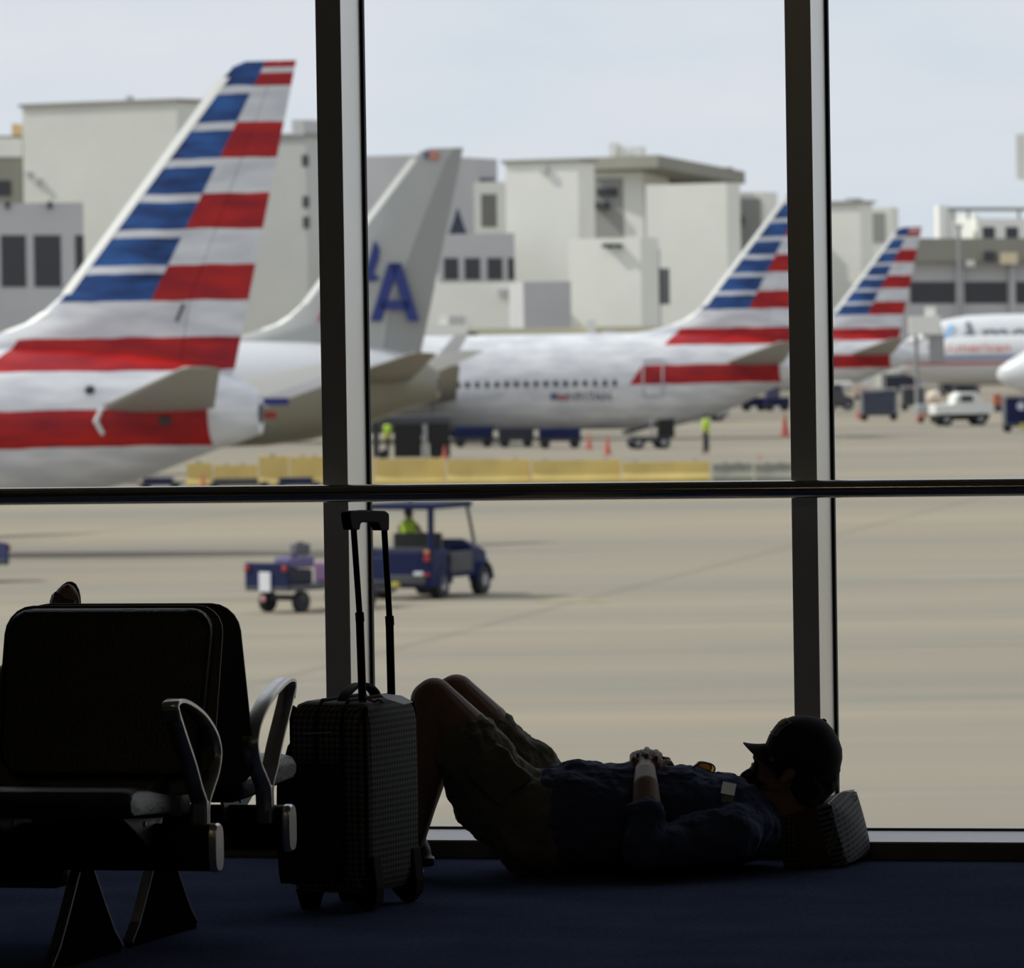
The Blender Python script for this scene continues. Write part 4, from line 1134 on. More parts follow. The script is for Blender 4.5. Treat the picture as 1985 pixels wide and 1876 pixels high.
r, part = building('smaller pale block left of the right window post', B14, wl)
part(B14.face_rect(1425, 1478, 384, 520, 'l', 0.05, 0.1), 'painted_shade_bay', mat('bay_shade_grey', (0.33, 0.33, 0.31), 0.9))  # darker panel with shade put into its colour
part(B14.face_rect(1430, 1445, 420, 435, 'l', 0.5, 0.3), 'floodlight', MT['darkgrey'])
B15 = Block(1015, 1110, 1165, 545, 29, -5)
r, part = building('small grey block under the big off-white block', B15, wg)
# right of the right post
B16 = Block(1560, 1672, 1694, 392, 24.6, 30)
r, part = building('off-white block just right of the right window post', B16, wl, rim=0.15)
part(B16.face_rect(1645, 1660, 384, 392, 'l', 0.3, 1.5), 'roof_unit', wg)
B17 = Block(1672, 1733, 1744, 402, 24, 22)
r, part = building('narrow pale block behind the furthest striped tail', B17, wl)
part(B17.face_rect(1680, 1718, 412, 470, 'l', 0.05, 0.1), 'painted_shade_bay', mat('bay_shade_grey', (0.33, 0.33, 0.31), 0.9))  # shade painted on this wall as a flat grey panel
B18 = Block(1725, 2300, 2350, 462, 23, -6)
r, part = building('long grey terminal wing with dark ribbon windows, far right', B18, wg)
part(B18.face_rect(1735, 2290, 462, 506, 'l', 1.2, 0.3), 'roof_band', wb)
for x0, x1 in ((1765, 1852), (1870, 1953), (1969, 2060), (2076, 2160)):
    part(B18.face_rect(x0, x1, 546, 588, 'l', 0.06, 0.1), 'window', wd)
    part(B18.face_rect(x1 + 4, x1 + 14, 505, 615, 'l', 0.5, 0.1), 'pillar', wg)
for x0, x1, y0, y1, m_ in ((1934, 1968, 490, 512, mat('cream_lamp', (0.75, 0.65, 0.45), 0.6)), (1905, 1925, 488, 508, MT['darkgrey']), (1868, 1885, 505, 516, wl)):
    part(B18.face_rect(x0, x1, y0, y1, 'l', 1.6, -1.2), 'wall_unit', m_)
B19 = Block(1822, 2200, 2230, 402, 22.3, -4, ybot=466)
r = empty('rooftop_plant', (B19.c.x, B19.c.y, B19.z0), 0, 'white rooftop plant structure with open beam frame, far right', 'rooftop structure')
def p2_(mb, nm, mm): return rel_to(mb.build(nm, mm), r)
p2_(B19.face_rect(1896, 2100, 424, 466, 'l', 0.2, 4), 'plant_room', wl)
for x0, x1 in ((1906, 1930), (1951, 1975)): p2_(B19.face_rect(x0, x1, 440, 462, 'l', 0.3, -0.2), 'window', wd)
p2_(B19.face_rect(1822, 1838, 398, 466, 'l', 0.3, 3), 'column', wwh)
p2_(B19.face_rect(1840, 1856, 410, 466, 'l', 0.1, 3), 'column', wl)
p2_(Block(1852, 1894, 1900, 416, 22.1, 62, ybot=466, dep=3).mesh(), 'white_unit', wwh)
p2_(B19.face_rect(1836, 2100, 402, 409, 'l', 0.2, 0.5), 'beam', wb)
for x in (1850, 1880, 1978): p2_(B19.face_rect(x - 2, x + 2, 408, 425, 'l', 0.1, 0.3), 'strut', wb)
TWR = Block(1974, 2050, 2060, 258, 21, 15, ybot=345)
r = empty('control_tower', (TWR.c.x, TWR.c.y, APRON), 0, 'edge of a grey tower head at the right border', 'tower')
rel_to(TWR.mesh().build('tower_head', wl), r)
TW2 = Block(2000, 2030, 2035, 340, 21, 15); rel_to(TW2.mesh().build('tower_shaft', wl), r)
lp0 = atz(1862, F / 21.3, APRON); lp1 = atz(1859, F / 21.3, P(1859, 440, F / 21.3).z)
r = empty('lamp_pole', lp0, 0, 'slim pale grey lamp pole in front of the grey terminal wing', 'lamp post')
rel_to(MB().cyl(lp0, lp1, 0.26, 0.18, n=12).build('pole', MT['grey']), r)
rel_to(MB().box(lp1 + V((0, 0, 0.1)), (0.8, 0.3, 0.2)).build('lamp_head', MT['grey']), r)
# long pale boxes: a boarding bridge and a stand-in for a further airliner
for (x0, x1, yt, yb, s, lab) in ((822, 1560, 627, 641, 31, 'long cream boarding bridge running behind the white fuselage'), (925, 1420, 642, 672, 32.5, 'white box standing in for a further airliner, small blue mark, above the white fuselage')):
    k = Block(x0, x1, x1 + 10, yt, s, 3, ybot=yb, dep=3.5)
    r = empty('boarding_bridge', (k.c.x, k.c.y, APRON), 0, lab, 'boarding bridge', None)
    m_ = wcr if yt < 640 else wwh
    rel_to(k.mesh().build('tunnel', m_), r)
    for x in (x0 + 120, x0 + 420):
        p = atz(x, k.d, APRON); q_ = V(p); q_.z = k.z0; off = V((0, 2.5, 0))
        rel_to(MB().cyl(p + off, q_ + off, 0.35, n=12).build('support_leg', MT['grey']), r)
    if yt < 640:
        rel_to(k.face_rect(822, 905, 630, 660, 'l', 1.2, 1).build('rotunda', wwh), r)
        rel_to(k.face_rect(852, 866, 606, 628, 'l', 0.8, 1).build('post', wwh), r)
        rel_to(k.face_rect(1138, 1154, 620, 646, 'l', 1.4, 1).build('post', wwh), r)
    else:  # dark block and blue mark stand for the airliner's nose window and logo
        rel_to(k.face_rect(908, 924, 644, 675, 'l', 1.0, 1).build('canopy', MT['darkgrey']), r)
        rel_to(k.face_rect(944, 970, 664, 671, 'l', 0.05, -0.03).build('blue_mark', mat('sky_blue_mark', (0.25, 0.45, 0.8), 0.6)), r)
k = Block(1762, 1826, 1832, 612, 30.2, 3, ybot=648, dep=3.0)
r = empty('boarding_bridge', (k.c.x, k.c.y, APRON), 0, 'short white boarding bridge head behind the furthest striped tail', 'boarding bridge')
rel_to(k.mesh().build('tunnel', wwh), r)
rel_to(k.face_rect(1794, 1814, 594, 612, 'l', -0.4, 1.4).build('post', wwh), r)
rel_to(k.face_rect(1800, 1830, 648, 704, 'l', -0.2, 1.6).build('lift_leg', MT['grey']), r)
pq = k.c + V((-1.5, 1.5, 0)); rel_to(MB().cyl(V((pq.x, pq.y, APRON)), V((pq.x, pq.y, k.z0)), 0.13, n=12).build('support_leg', MT['grey']), r)
# yellow striped tug roof, etc. come later
# ------------------------------------------------------------------ aircraft
def livery_mat(name, base=(0.72, 0.73, 0.75)):
    m = mat(name, base, 0.4, spec=0.3); nx = NX(m)
    x, y, z = nx.xyz()
    wav = nx.mul(nx.sub(nx.noise(0.55, mapping=(1, 0.2, 1)), 0.5), 0.16)
    zz = nx.add(z, wav)
    rows = nx.mul(nx.sub(zz, 6.49), 1 / 0.904)
    fr_ = nx.fr(rows); fl_ = nx.fl(rows)
    odd = nx.fr(nx.mul(fl_, 0.5)); even = nx.lt(odd, 0.25)
    ud = nx.sub(2.79, nx.mul(nx.sub(z, 6.5), 0.51))
    le = nx.sub(5.22, nx.mul(nx.sub(z, 6.7), 0.791))
    infin = nx.AND(nx.gt(zz, 6.49))
    blue = nx.AND(infin, nx.gt(x, ud), nx.lt(fr_, 0.775), nx.lt(x, nx.sub(le, 0.10)))
    red = nx.AND(infin, nx.lt(x, ud), even)
    topstripe = nx.AND(nx.gt(z, 12.25), nx.lt(z, 12.38), nx.lt(x, ud))
    red = nx.mul(red, nx.sub(1.0, topstripe))
    def band(z0, z1, xl0, xl1, xr):
        k = (xl1 - xl0) / (z1 - z0)
        lim = nx.add(xl0, nx.mul(nx.sub(z, z0), k))
        return nx.AND(nx.gt(zz, z0), nx.lt(zz, z1), nx.lt(x, lim), nx.gt(x, xr))
    r1 = band(4.73, 5.56, 6.95, 6.35, -1.0); r2 = band(2.78, 3.74, 8.6, 7.95, 1.15)
    red = nx.OR(red, nx.OR(r1, r2))
    # painted shading of the flag stripes
    g = nx.noise(0.9, mapping=(0.7, 0.1, 3.2), detail=2)
    mr = nx.nt.nodes.new('ShaderNodeMapRange'); mr.inputs[1].default_value = 0.35; mr.inputs[2].default_value = 0.65
    nx.nt.links.new(g, mr.inputs[0]); g = mr.outputs[0]
    bc = nx.mix(g, (0.010, 0.028, 0.115), (0.026, 0.105, 0.34))
    rc = nx.mix(g, (0.27, 0.008, 0.016), (0.46, 0.016, 0.015))
    wc = nx.mix(g, (0.55, 0.56, 0.60), base)
    c = nx.mix(blue, wc, bc); c = nx.mix(red, c, rc)
    nx.out(c)
    return m
LIV = livery_mat('striped_tail_livery')
SILV = mat('polished_silver_grey', (0.42, 0.43, 0.42), 0.42, 0.15, noise=0.05, nscale=0.4)
BARE = mat('bare_metal_ground_reflection', (0.24, 0.23, 0.20), 0.5, 0.2, noise=0.08, nscale=0.4)  # brownish reflection of the ground put into the bare metal colour
RUDG = mat('rudder_grey', (0.31, 0.32, 0.31), 0.6)
EDGE = mat('leading_edge_sunlit_white', (0.90, 0.90, 0.86), 0.45)  # white edge band, brightened and widened to hold the sunlit rim
UND = mat('underside_grey', (0.34, 0.335, 0.32), 0.6)
ENG = mat('engine_metal', (0.5, 0.5, 0.5), 0.35, 0.6)
OLD = mat('old_livery_silver', (0.62, 0.63, 0.64), 0.4); nx = NX(OLD)
x_, y_, z_ = nx.xyz()
c = nx.mix(nx.AND(nx.gt(z_, 3.42), nx.lt(z_, 3.70)), (0.62, 0.63, 0.64), (0.13, 0.17, 0.34))
c = nx.mix(nx.AND(nx.gt(z_, 2.98), nx.lt(z_, 3.22)), c, (0.42, 0.05, 0.05)); nx.out(c)
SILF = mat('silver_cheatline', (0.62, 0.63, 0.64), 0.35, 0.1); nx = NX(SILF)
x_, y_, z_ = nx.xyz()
c = nx.mix(nx.lt(z_, nx.add(2.9, nx.mul(nx.sub(6.2, x_), 0.35))), (0.64, 0.65, 0.68), (0.24, 0.23, 0.185))  # olive lower part: ground reflection painted on the bare metal
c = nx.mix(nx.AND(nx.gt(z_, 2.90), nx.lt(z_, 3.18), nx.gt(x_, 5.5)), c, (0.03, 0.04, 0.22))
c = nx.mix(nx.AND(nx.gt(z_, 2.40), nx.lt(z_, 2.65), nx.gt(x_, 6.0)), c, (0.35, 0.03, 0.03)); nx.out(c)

FUS = [(0.0, 3.05, 4.10, .34), (0.35, 2.93, 4.35, .55), (0.7, 2.80, 4.55, .72), (1.2, 2.66, 4.75, .95), (2.0, 2.37, 4.95, 1.2), (3.4, 1.86, 5.15, 1.5), (5.0, 1.52, 5.28, 1.74), (6.7, 1.33, 5.35, 1.84), (8.5, 1.30, 5.35, 1.88),
       (14, 1.30, 5.35, 1.88), (22, 1.22, 5.35, 1.88), (32, 1.30, 5.35, 1.88), (34, 1.36, 5.28, 1.80), (35.5, 1.52, 5.02, 1.62), (36.5, 1.72, 4.62, 1.40), (37.4, 1.98, 4.10, 1.10), (38.1, 2.25, 3.70, .75), (38.6, 2.55, 3.35, .38), (38.75, 2.85, 3.05, .1)]
def airfoil(p_le, p_te, th, up, n=9):
    """closed ring from LE to TE with thickness along 'up'"""
    pts = []
    d = p_te - p_le
    prof = [0, .55, .80, .95, 1.0, .93, .78, .55, .28, .02]
    xs = [0, .02, .06, .14, .28, .42, .58, .74, .89, 1.0]
    for x, t in zip(xs, prof): pts.append(p_le + d * x + up * (th / 2 * t))
    for x, t in list(zip(xs, prof))[-1:0:-1]: pts.append(p_le + d * x - up * (th / 2 * t))
    return pts
def aircraft(label, loc, psi, style, windows=0, logo=None, cone_ext=0.0, scale=1.0, low=0.0, group=None):
    a = empty('aircraft', loc, 0, label, 'airplane', group)
    a.rotation_euler = (0, 0, PI - math.radians(psi)); a.scale = (scale,) * 3
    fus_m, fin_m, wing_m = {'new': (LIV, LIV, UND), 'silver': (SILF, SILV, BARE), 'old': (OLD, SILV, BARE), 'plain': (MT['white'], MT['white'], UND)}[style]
    rings = []
    def lowz(u, zb):
        t_ = min(1.0, max(0.0, (u - 0.8) / 7.5)) * min(1.0, max(0.0, (38.6 - u) / 3.0)); return zb - low * t_ * t_ * (3 - 2 * t_)
    FU = [(u, lowz(u, zb), zt, w_ * (1 + 0.2 * low * min(1, u / 8))) for u, zb, zt, w_ in FUS]
    for u, zb, zt, w_ in FU:
        if u == 0.0 and cone_ext:
            u = -cone_ext
        rings.append([V((u, w_ * math.cos(2 * PI * i / 40), (zb + zt) / 2 + (zt - zb) / 2 * math.sin(2 * PI * i / 40))) for i in range(40)])
    fz = MB().loft(rings).build('fuselage', fus_m, a, smooth=True)
    # exhaust in the tail cone
    MB().cyl((-0.03 - cone_ext, 0, 3.58), (0.12 - cone_ext, 0, 3.58), 0.26, 0.30, n=20).build('exhaust', MT['darkgrey'], a, smooth=True)
    # cockpit windows and nose-side door
    for sy in (-1, 1):
        for (u0, u1) in ((36.35, 36.95), (35.75, 36.25)):
            MB().hexa([V((u0, sy * 1.05, 4.05)), V((u1, sy * 0.80, 4.02)), V((u1, sy * 1.36, 3.98)), V((u0, sy * 1.5, 4.0)),
                       V((u0 - .1, sy * 0.85, 4.62)), V((u1 - .25, sy * 0.55, 4.50)), V((u1 - .2, sy * 1.02, 4.44)), V((u0 - .05, sy * 1.22, 4.55))]).build('cockpit_window', wd, a)
    # fin
    zst = [4.6, 5.3, 5.45, 5.75, 5.97, 6.25, 6.7, 7.5, 8.5, 9.5, 10.5, 11.5, 12.15, 12.42, 12.55]
    def LEu(z):
        tb = [(4.6, 9.6), (5.3, 9.2), (5.45, 8.0), (5.75, 6.84), (5.97, 6.2), (6.25, 5.75), (6.7, 5.22), (12.15, 0.91), (12.42, 0.60), (12.55, 0.25)]
        for p, q in zip(tb, tb[1:]):
            if p[0] <= z <= q[0]: return p[1] + (q[1] - p[1]) * (z - p[0]) / (q[0] - p[0])
    def TEu(z): return 0.62 - 1.71 * (z - 4.95) / 7.6
    def hinge(z): return TEu(z) + 0.30 * (min(LEu(z), 5.2 - .791 * max(0, z - 6.7) if z > 6.7 else 5.4) - TEu(z))
    ringsF, ringsR, ringsE = [], [], []
    for z in zst:
        lu, tu, hu = LEu(z), TEu(z), hinge(z)
        tk = 0.62 * (1 - 0.62 * (z - 4.6) / 8.0)
        le_band = 0.16
        sec = []
        N = 12
        def th(u):
            f = min(1.0, max(0.0, (lu - u) / 1.5)) ** 0.5
            bq = min(1.0, max(0.02, (u - tu) / 2.6))
            return tk / 2 * f * bq
        us = [lu - (lu - hu) * (i / N) ** 1.7 for i in range(N + 1)]
        ringsF.append([V((u, th(u), z)) for u in us] + [V((u, -th(u), z)) for u in us[:0:-1]])
        us = [hu - 0.015 - (hu - tu - .015) * i / 5 for i in range(6)]
        ringsR.append([V((u, th(u), z)) for u in us] + [V((u, -th(u), z)) for u in us[::-1]])
        us = [lu + 0.05 - 0.30 * (i / 5) ** 1.6 for i in range(6)]
        ringsE.append([V((u, th(min(u, lu)) + 0.012, z)) for u in us] + [V((u, -th(min(u, lu)) - 0.012, z)) for u in us[::-1]])
    MB().loft(ringsF).build('tail_fin', fin_m, a, smooth=True)
    MB().loft(ringsR).build('rudder', fin_m if style != 'silver' else RUDG, a, smooth=True)
    MB().loft(ringsE[6:-2]).build('fin_leading_edge', EDGE, a, smooth=True)
    MB().loft(ringsE[3:6]).build('fin_fillet_edge', EDGE, a, smooth=True)
    # horizontal tail and wings
    for sy in (1, -1):
        r0_ = airfoil(V((4.05, 1.0 * sy, 3.78)), V((0.95, 1.0 * sy, 3.74)), 0.34, V((0, 0, 1)))
        r1_ = airfoil(V((0.15, 6.8 * sy, 4.78)), V((-0.85, 6.8 * sy, 4.76)), 0.12, V((0, 0, 1)))
        r2_ = airfoil(V((-0.15, 7.05 * sy, 4.82)), V((-0.85, 7.05 * sy, 4.80)), 0.05, V((0, 0, 1)))
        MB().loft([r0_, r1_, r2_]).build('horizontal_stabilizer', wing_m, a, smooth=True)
        w0 = airfoil(V((25.0, 1.2 * sy, 1.95)), V((17.8, 1.2 * sy, 2.0)), 0.85, V((0, 0, 1)))
        w1 = airfoil(V((21.2, 6.0 * sy, 2.65)), V((16.6, 6.0 * sy, 2.65)), 0.5, V((0, 0, 1)))
        w2 = airfoil(V((15.6, 16.6 * sy, 3.95)), V((13.9, 16.6 * sy, 3.95)), 0.18, V((0, 0, 1)))
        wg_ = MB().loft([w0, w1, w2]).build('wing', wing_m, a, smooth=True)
        x0 = airfoil(V((15.6, 16.6 * sy, 3.95)), V((14.0, 16.6 * sy, 3.95)), 0.16, V((0, 0.7 * sy, -0.7)))
        x1 = airfoil(V((15.0, 17.0 * sy, 4.35)), V((14.0, 17.0 * sy, 4.35)), 0.10, V((0, 1, 0)))
        x2 = airfoil(V((14.0, 17.2 * sy, 5.45)), V((13.3, 17.2 * sy, 5.45)), 0.06, V((0, 1, 0)))
        MB().loft([x0, x1, x2]).build('winglet', MT['white'] if style != 'silver' else SILV, a, smooth=True)
        # engine
        ep = []
        for u, r in ((24.6, 0.86), (24.55, 0.98), (24.2, 1.05), (22.8, 1.02), (21.4, 0.80)):
            ep.append([V((u, 4.85 * sy + r * math.cos(2 * PI * i / 24), 1.65 + r * math.sin(2 * PI * i / 24))) for i in range(24)])
        en = MB().loft(ep).build('engine', ENG if style != 'new' else MT['white'], a, smooth=True)
        MB().cyl((24.62, 4.85 * sy, 1.65), (24.2, 4.85 * sy, 1.65), 0.80, 0.2, n=24).build('intake_fan', MT['darkgrey'], en)
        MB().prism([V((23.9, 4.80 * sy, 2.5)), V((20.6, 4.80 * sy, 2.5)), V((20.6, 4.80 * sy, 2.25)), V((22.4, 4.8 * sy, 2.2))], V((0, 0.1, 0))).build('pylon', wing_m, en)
        # main gear
        g = MB().cyl((18.6, 2.6 * sy, 2.2), (18.6, 2.86 * sy, 0.6), 0.13, n=12).build('landing_gear', MT['grey'], a, smooth=True)
        for dy in (-0.28, 0.28):
            MB().cyl((18.6, (2.86 + dy) * sy - .18, 0.56), (18.6, (2.86 + dy) * sy + .18, 0.56), 0.56, n=24).build('wheel', MT['tire'], g, smooth=True)
    g = MB().cyl((34.2, 0, 1.6), (34.2, 0, 0.35), 0.10, n=12).build('landing_gear', MT['grey'], a, smooth=True)
    for dy in (-0.2, 0.2): MB().cyl((34.2, dy - .1, 0.34), (34.2, dy + .1, 0.34), 0.34, n=20).build('wheel', MT['tire'], g, smooth=True)
    # windows on the camera side (+y local)
    def side_y(z, u):
        for p, q in zip(FU, FU[1:]):
            if p[0] <= u <= q[0]:
                t_ = (u - p[0]) / (q[0] - p[0]); zb = p[1] + (q[1] - p[1]) * t_; zt = p[2] + (q[2] - p[2]) * t_; w_ = p[3] + (q[3] - p[3]) * t_
                k = (z - (zb + zt) / 2) / ((zt - zb) / 2)
                return w_ * math.sqrt(max(0, 1 - k * k)), V((0, math.sqrt(max(0, 1 - k * k)) / w_, k / ((zt - zb) / 2))).normalized()
        return 1.88, V((0, 1, 0))
    a['_sy'] = 0
    del a['_sy']
    for k in range(windows):
        u = 9.35 + 0.508 * k; z = 2.86
        yy, nn = side_y(z, u)
        pts = []
        for i in range(12):
            t_ = 2 * PI * i / 12; c_ = math.copysign(abs(math.cos(t_)) ** .7, math.cos(t_)) * 0.12; s_ = math.copysign(abs(math.sin(t_)) ** .7, math.sin(t_)) * 0.17
            y2, n2 = side_y(z + s_, u); pts.append(V((u + c_, y2 + 0.012, z + s_)))
        MB().prism(pts, V((0, -0.05, 0))).build('cabin_window', wd, a)
    def decal(vs, fs, u0, z0, name, m, flip=True, off=0.02, par=a):
        """map a flat drawing (x right, y up in the photo) on the camera side"""
        out = []
        for v in vs:
            u = u0 - v.x; z = z0 + v.y
            out.append((u, z))
        top = [V((u, side_y(z, u)[0] + off, z)) for u, z in out]
        bot = [V((u, side_y(z, u)[0] - off, z)) for u, z in out]
        return MB().add(top + bot, list(fs) + [tuple(i + len(top) for i in reversed(f)) for f in fs]).build(name, m, par)
    a_fun = decal
    return a, a_fun, side_y
def tailpos(xcone, s, psi, dz=0.0):
    p = atz(xcone, F / s, APRON); p.z = APRON + dz; return p
PSI = 13.0
A1, dec1, _ = aircraft('nearest white airliner with blue, white and red striped tail, at the left', tailpos(510, 76, PSI), PSI, 'new')
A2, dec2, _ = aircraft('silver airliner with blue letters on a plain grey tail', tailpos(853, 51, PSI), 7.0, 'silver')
A3, dec3, sy3 = aircraft('white airliner with striped tail in the middle, row of cabin windows showing', tailpos(1563, 38.5, PSI), PSI, 'new', windows=20, low=0.8)
A4, dec4, _ = aircraft('furthest striped tail airliner, just right of the right window post', tailpos(1762, 27.8, PSI, -0.2), PSI, 'new', cone_ext=1.6)
# door outline near the tail of aircraft 1 and 3
dfm = mat('door_line', (0.45, 0.46, 0.48), 0.6)
def door(par, u0, u1, z0, z1, sy_):
    def pt_(u, z): return V((u, sy_(z, u)[0] + 0.03, z))
    mb = MB()
    cor = [(u0, z0), (u0, z1), (u1, z1), (u1, z0)]
    for (ua, za), (ub, zb) in zip(cor, cor[1:] + cor[:1]):
        for i in range(6):
            mb.cyl(pt_(ua + (ub - ua) * i / 6, za + (zb - za) * i / 6), pt_(ua + (ub - ua) * (i + 1) / 6, za + (zb - za) * (i + 1) / 6), 0.045, n=6)
    return mb.build('door_frame', dfm, par)
door(A3, 6.9, 7.9, 2.2, 4.0, sy3); door(A1, 6.78, 7.7, 2.1, 3.9, sy3)
# small ventral bits on aircraft 1: white handle shape below the stabilizer root, dark fittings
MB().chain([(V((3.75, 1.62, 3.74)), .06), (V((3.9, 1.60, 3.45)), .07), (V((3.75, 1.56, 3.15)), .06)]).build('stabilizer_seal', MT['white'], A1, smooth=True)
MB().ell((4.05, 1.60, 4.25), (0.14, 0.06, 0.12), n=12).build('vent', MT['darkgrey'], A1)
MB().ell((2.2, 1.24, 3.45), (0.20, 0.08, 0.12), n=12).build('vent', MT['darkgrey'], A1)
MB().cyl((1.9, 0.33, 6.4), (2.1, 0.36, 5.95), 0.05, n=8).build('antenna', MT['darkgrey'], A1)
# flag and registration on aircraft 3
regm = mat('registration_grey', (0.10, 0.10, 0.11), 0.7)
vs, fs = text_mesh('N917AN', 0.62); dec3(vs, fs, 10.7, 2.16, 'registration', regm)
flag_b = mat('flag_blue', (0.10, 0.12, 0.22), 0.7); flag_r = mat('flag_red', (0.38, 0.16, 0.17), 0.7)
dec3([V((-.35, -.16, 0)), V((.0, -.16, 0)), V((.0, .2, 0)), V((-.35, .2, 0))], [(0, 1, 2, 3)], 12.35, 2.2, 'flag_canton', flag_b)
dec3([V((0, -.2, 0)), V((.5, -.2, 0)), V((.5, .12, 0)), V((0, .12, 0))], [(0, 1, 2, 3)], 12.35, 2.2, 'flag_stripes', flag_r)
# letters on the silver fin
blu = mat('letter_blue', (0.018, 0.035, 0.20), 0.5); redm2 = mat('letter_red', (0.40, 0.03, 0.03), 0.5); halo = mat('letter_halo', (0.60, 0.60, 0.57), 0.6)
M2 = Matrix.Translation(A2.location) @ Matrix.Rotation(A2.rotation_euler.z, 4, 'Z'); M2i = M2.inverted()
def finpt(px, py, off=0.36):
    r = ray(px, py); n = M2.to_3x3() @ V((0, 1, 0)); o_ = M2 @ V((0, off, 0))
    return M2i @ (CP + r * ((o_ - CP).dot(n) / r.dot(n)))
def findecal(polys, name, m, off, th=0.10):
    mb = MB()
    for poly in polys:
        pts = [finpt(x, y, off) for x, y in poly]
        mb.prism(pts, V((0, -th, 0)))
    return mb.build(name, m, A2)
def bar(p, q, w_):
    d = V((q[0] - p[0], q[1] - p[1])).normalized(); n = V((-d.y, d.x)) * w_ / 2
    return [(p[0] + n.x, p[1] + n.y), (q[0] + n.x, q[1] + n.y), (q[0] - n.x, q[1] - n.y), (p[0] - n.x, p[1] - n.y)]
def letterA(x0, yb, w_, h_, st, m, nm, off):
    l = [(x0, yb), (x0 + w_ * .38, yb - h_), (x0 + w_ * .62, yb - h_), (x0 + w_, yb), (x0 + w_ - st, yb), (x0 + w_ * .72, yb - h_ * .25), (x0 + w_ * .28, yb - h_ * .25), (x0 + st, yb)]
    # outer A split in three simple bars
    a = [(x0, yb), (x0 + w_ * .37, yb - h_), (x0 + w_ * .37 + st, yb - h_), (x0 + st, yb)]
    b_ = [(x0 + w_, yb), (x0 + w_ * .63, yb - h_), (x0 + w_ * .63 - st, yb - h_), (x0 + w_ - st, yb)]
    c_ = [(x0 + w_ * .18, yb - h_ * .20), (x0 + w_ * .82, yb - h_ * .20), (x0 + w_ * .78, yb - h_ * .36), (x0 + w_ * .22, yb - h_ * .36)]
    return findecal([a, b_, c_], nm, m, off)
def finth(off): return off
letterA(718, 622, 94, 112, 21, blu, 'letter_a', 0.33)
letterA(616, 622, 94, 112, 21, redm2, 'letter_a', 0.33)
findecal([[(700, 548), (716, 500), (726, 466), (736, 484), (733, 506), (724, 530), (736, 538), (728, 544), (712, 546)],
          [(640, 480), (668, 500), (700, 548), (690, 556)], [(700, 548), (690, 575), (705, 590), (712, 560)]], 'eagle_emblem', blu, 0.33)
findecal([bar((822, 300), (832, 300), 14)], 'flag_canton', flag_b, 0.16); findecal([bar((832, 301), (850, 301), 16)], 'flag_stripes', mat('flag_red_bright', (0.55, 0.22, 0.16), 0.7), 0.16)
# parked airliners at the right edge, noses to the left
p6 = atz(1822, F / 25, APRON)
def nosepos(xn, s, psi, sc=1.0, dz=0):
    """place so that the nose tip (u=38.75) is seen at column xn"""
    fw = V((-math.cos(math.radians(psi)), math.sin(math.radians(psi)), 0))
    t = atz(xn, F / s, APRON); p = t - fw * 38.75 * sc; p.z = APRON + dz; return p
A5, dec5, _ = aircraft('white airliner with grey lettering at the right edge, nose to the left', nosepos(1738, 24.5, 4, 1.17), 4, 'plain', scale=1.17)
vs, fs = text_mesh('American', 2.3, shear=0.0, xs=1.1); dec5(vs, fs, 38.75 - 9.0, 3.98, 'lettering', mat('lettering_grey', (0.19, 0.23, 0.26), 0.6), off=0.18)
lb = mat('emblem_light_blue', (0.30, 0.55, 0.85), 0.5)
dec5([V((-.45, -.6, 0)), V((0, -.5, 0)), V((.45, .45, 0)), V((.1, .5, 0)), V((-.15, 0, 0))], [(0, 1, 2, 3, 4)], 38.75 - 3.55, 4.25, 'emblem', lb, off=0.2)
A6, dec6, _ = aircraft('silver airliner with red lettering and a blue and red cheatline, right edge', nosepos(1742, 27, 4, 0.88, 0), 4, 'old', scale=0.88)
vs, fs = text_mesh('American', 1.1, xs=1.25); dec6(vs, fs, 38.75 - 6.5, 4.36, 'lettering', mat('lettering_red', (0.62, 0.22, 0.17), 0.6))
A7, dec7, _ = aircraft('white rounded airliner nose poking in at the right border', nosepos(1934, 36, 2, 1.0, -0.15), 2, 'plain')
# ------------------------------------------------------------------ ramp vehicles, people and cones
def veh(name, px, py, head_deg, label, cat, group=None):
    """vehicle root on the apron at the pixel; local x = heading (0 deg = right in the photo, 90 = away)"""
    return empty(name, G(px, py), math.radians(head_deg), label, cat, group)
def vbox(r, name, m, c, size, rot=None, bevel=0.03, par=None):
    return MB().box(c, size, rot).build(name, m, par or r, bevel=bevel)
def wheel(r, x, y, rad, wd_=0.2, hub=True):
    w_ = MB().cyl((x, y - wd_ / 2, rad), (x, y + wd_ / 2, rad), rad, n=28).build('wheel', MT['tire'], r, smooth=True, bevel=0.015)
    if hub: MB().cyl((x, y - wd_ / 2 - .01, rad), (x, y + wd_ / 2 + .01, rad), rad * 0.45, n=16).build('hub', MT['grey'], w_, smooth=True)
    return w_
redl = mat('red_light', (0.35, 0.02, 0.02), 0.4); orl = mat('orange_light', (0.6, 0.22, 0.04), 0.4)
navy = MT['navy']; paper = mat('white_notice', (0.70, 0.70, 0.74), 0.7)
lime = mat('lime_vest', (0.42, 0.62, 0.04), 0.8); darkcl = mat('dark_trousers', (0.03, 0.032, 0.045), 0.9)
# --- blue tractor
t = veh('baggage_tractor', 838, 1163, 66, 'dark blue open sided baggage tractor driving away, behind the suitcase handle', 'tractor')
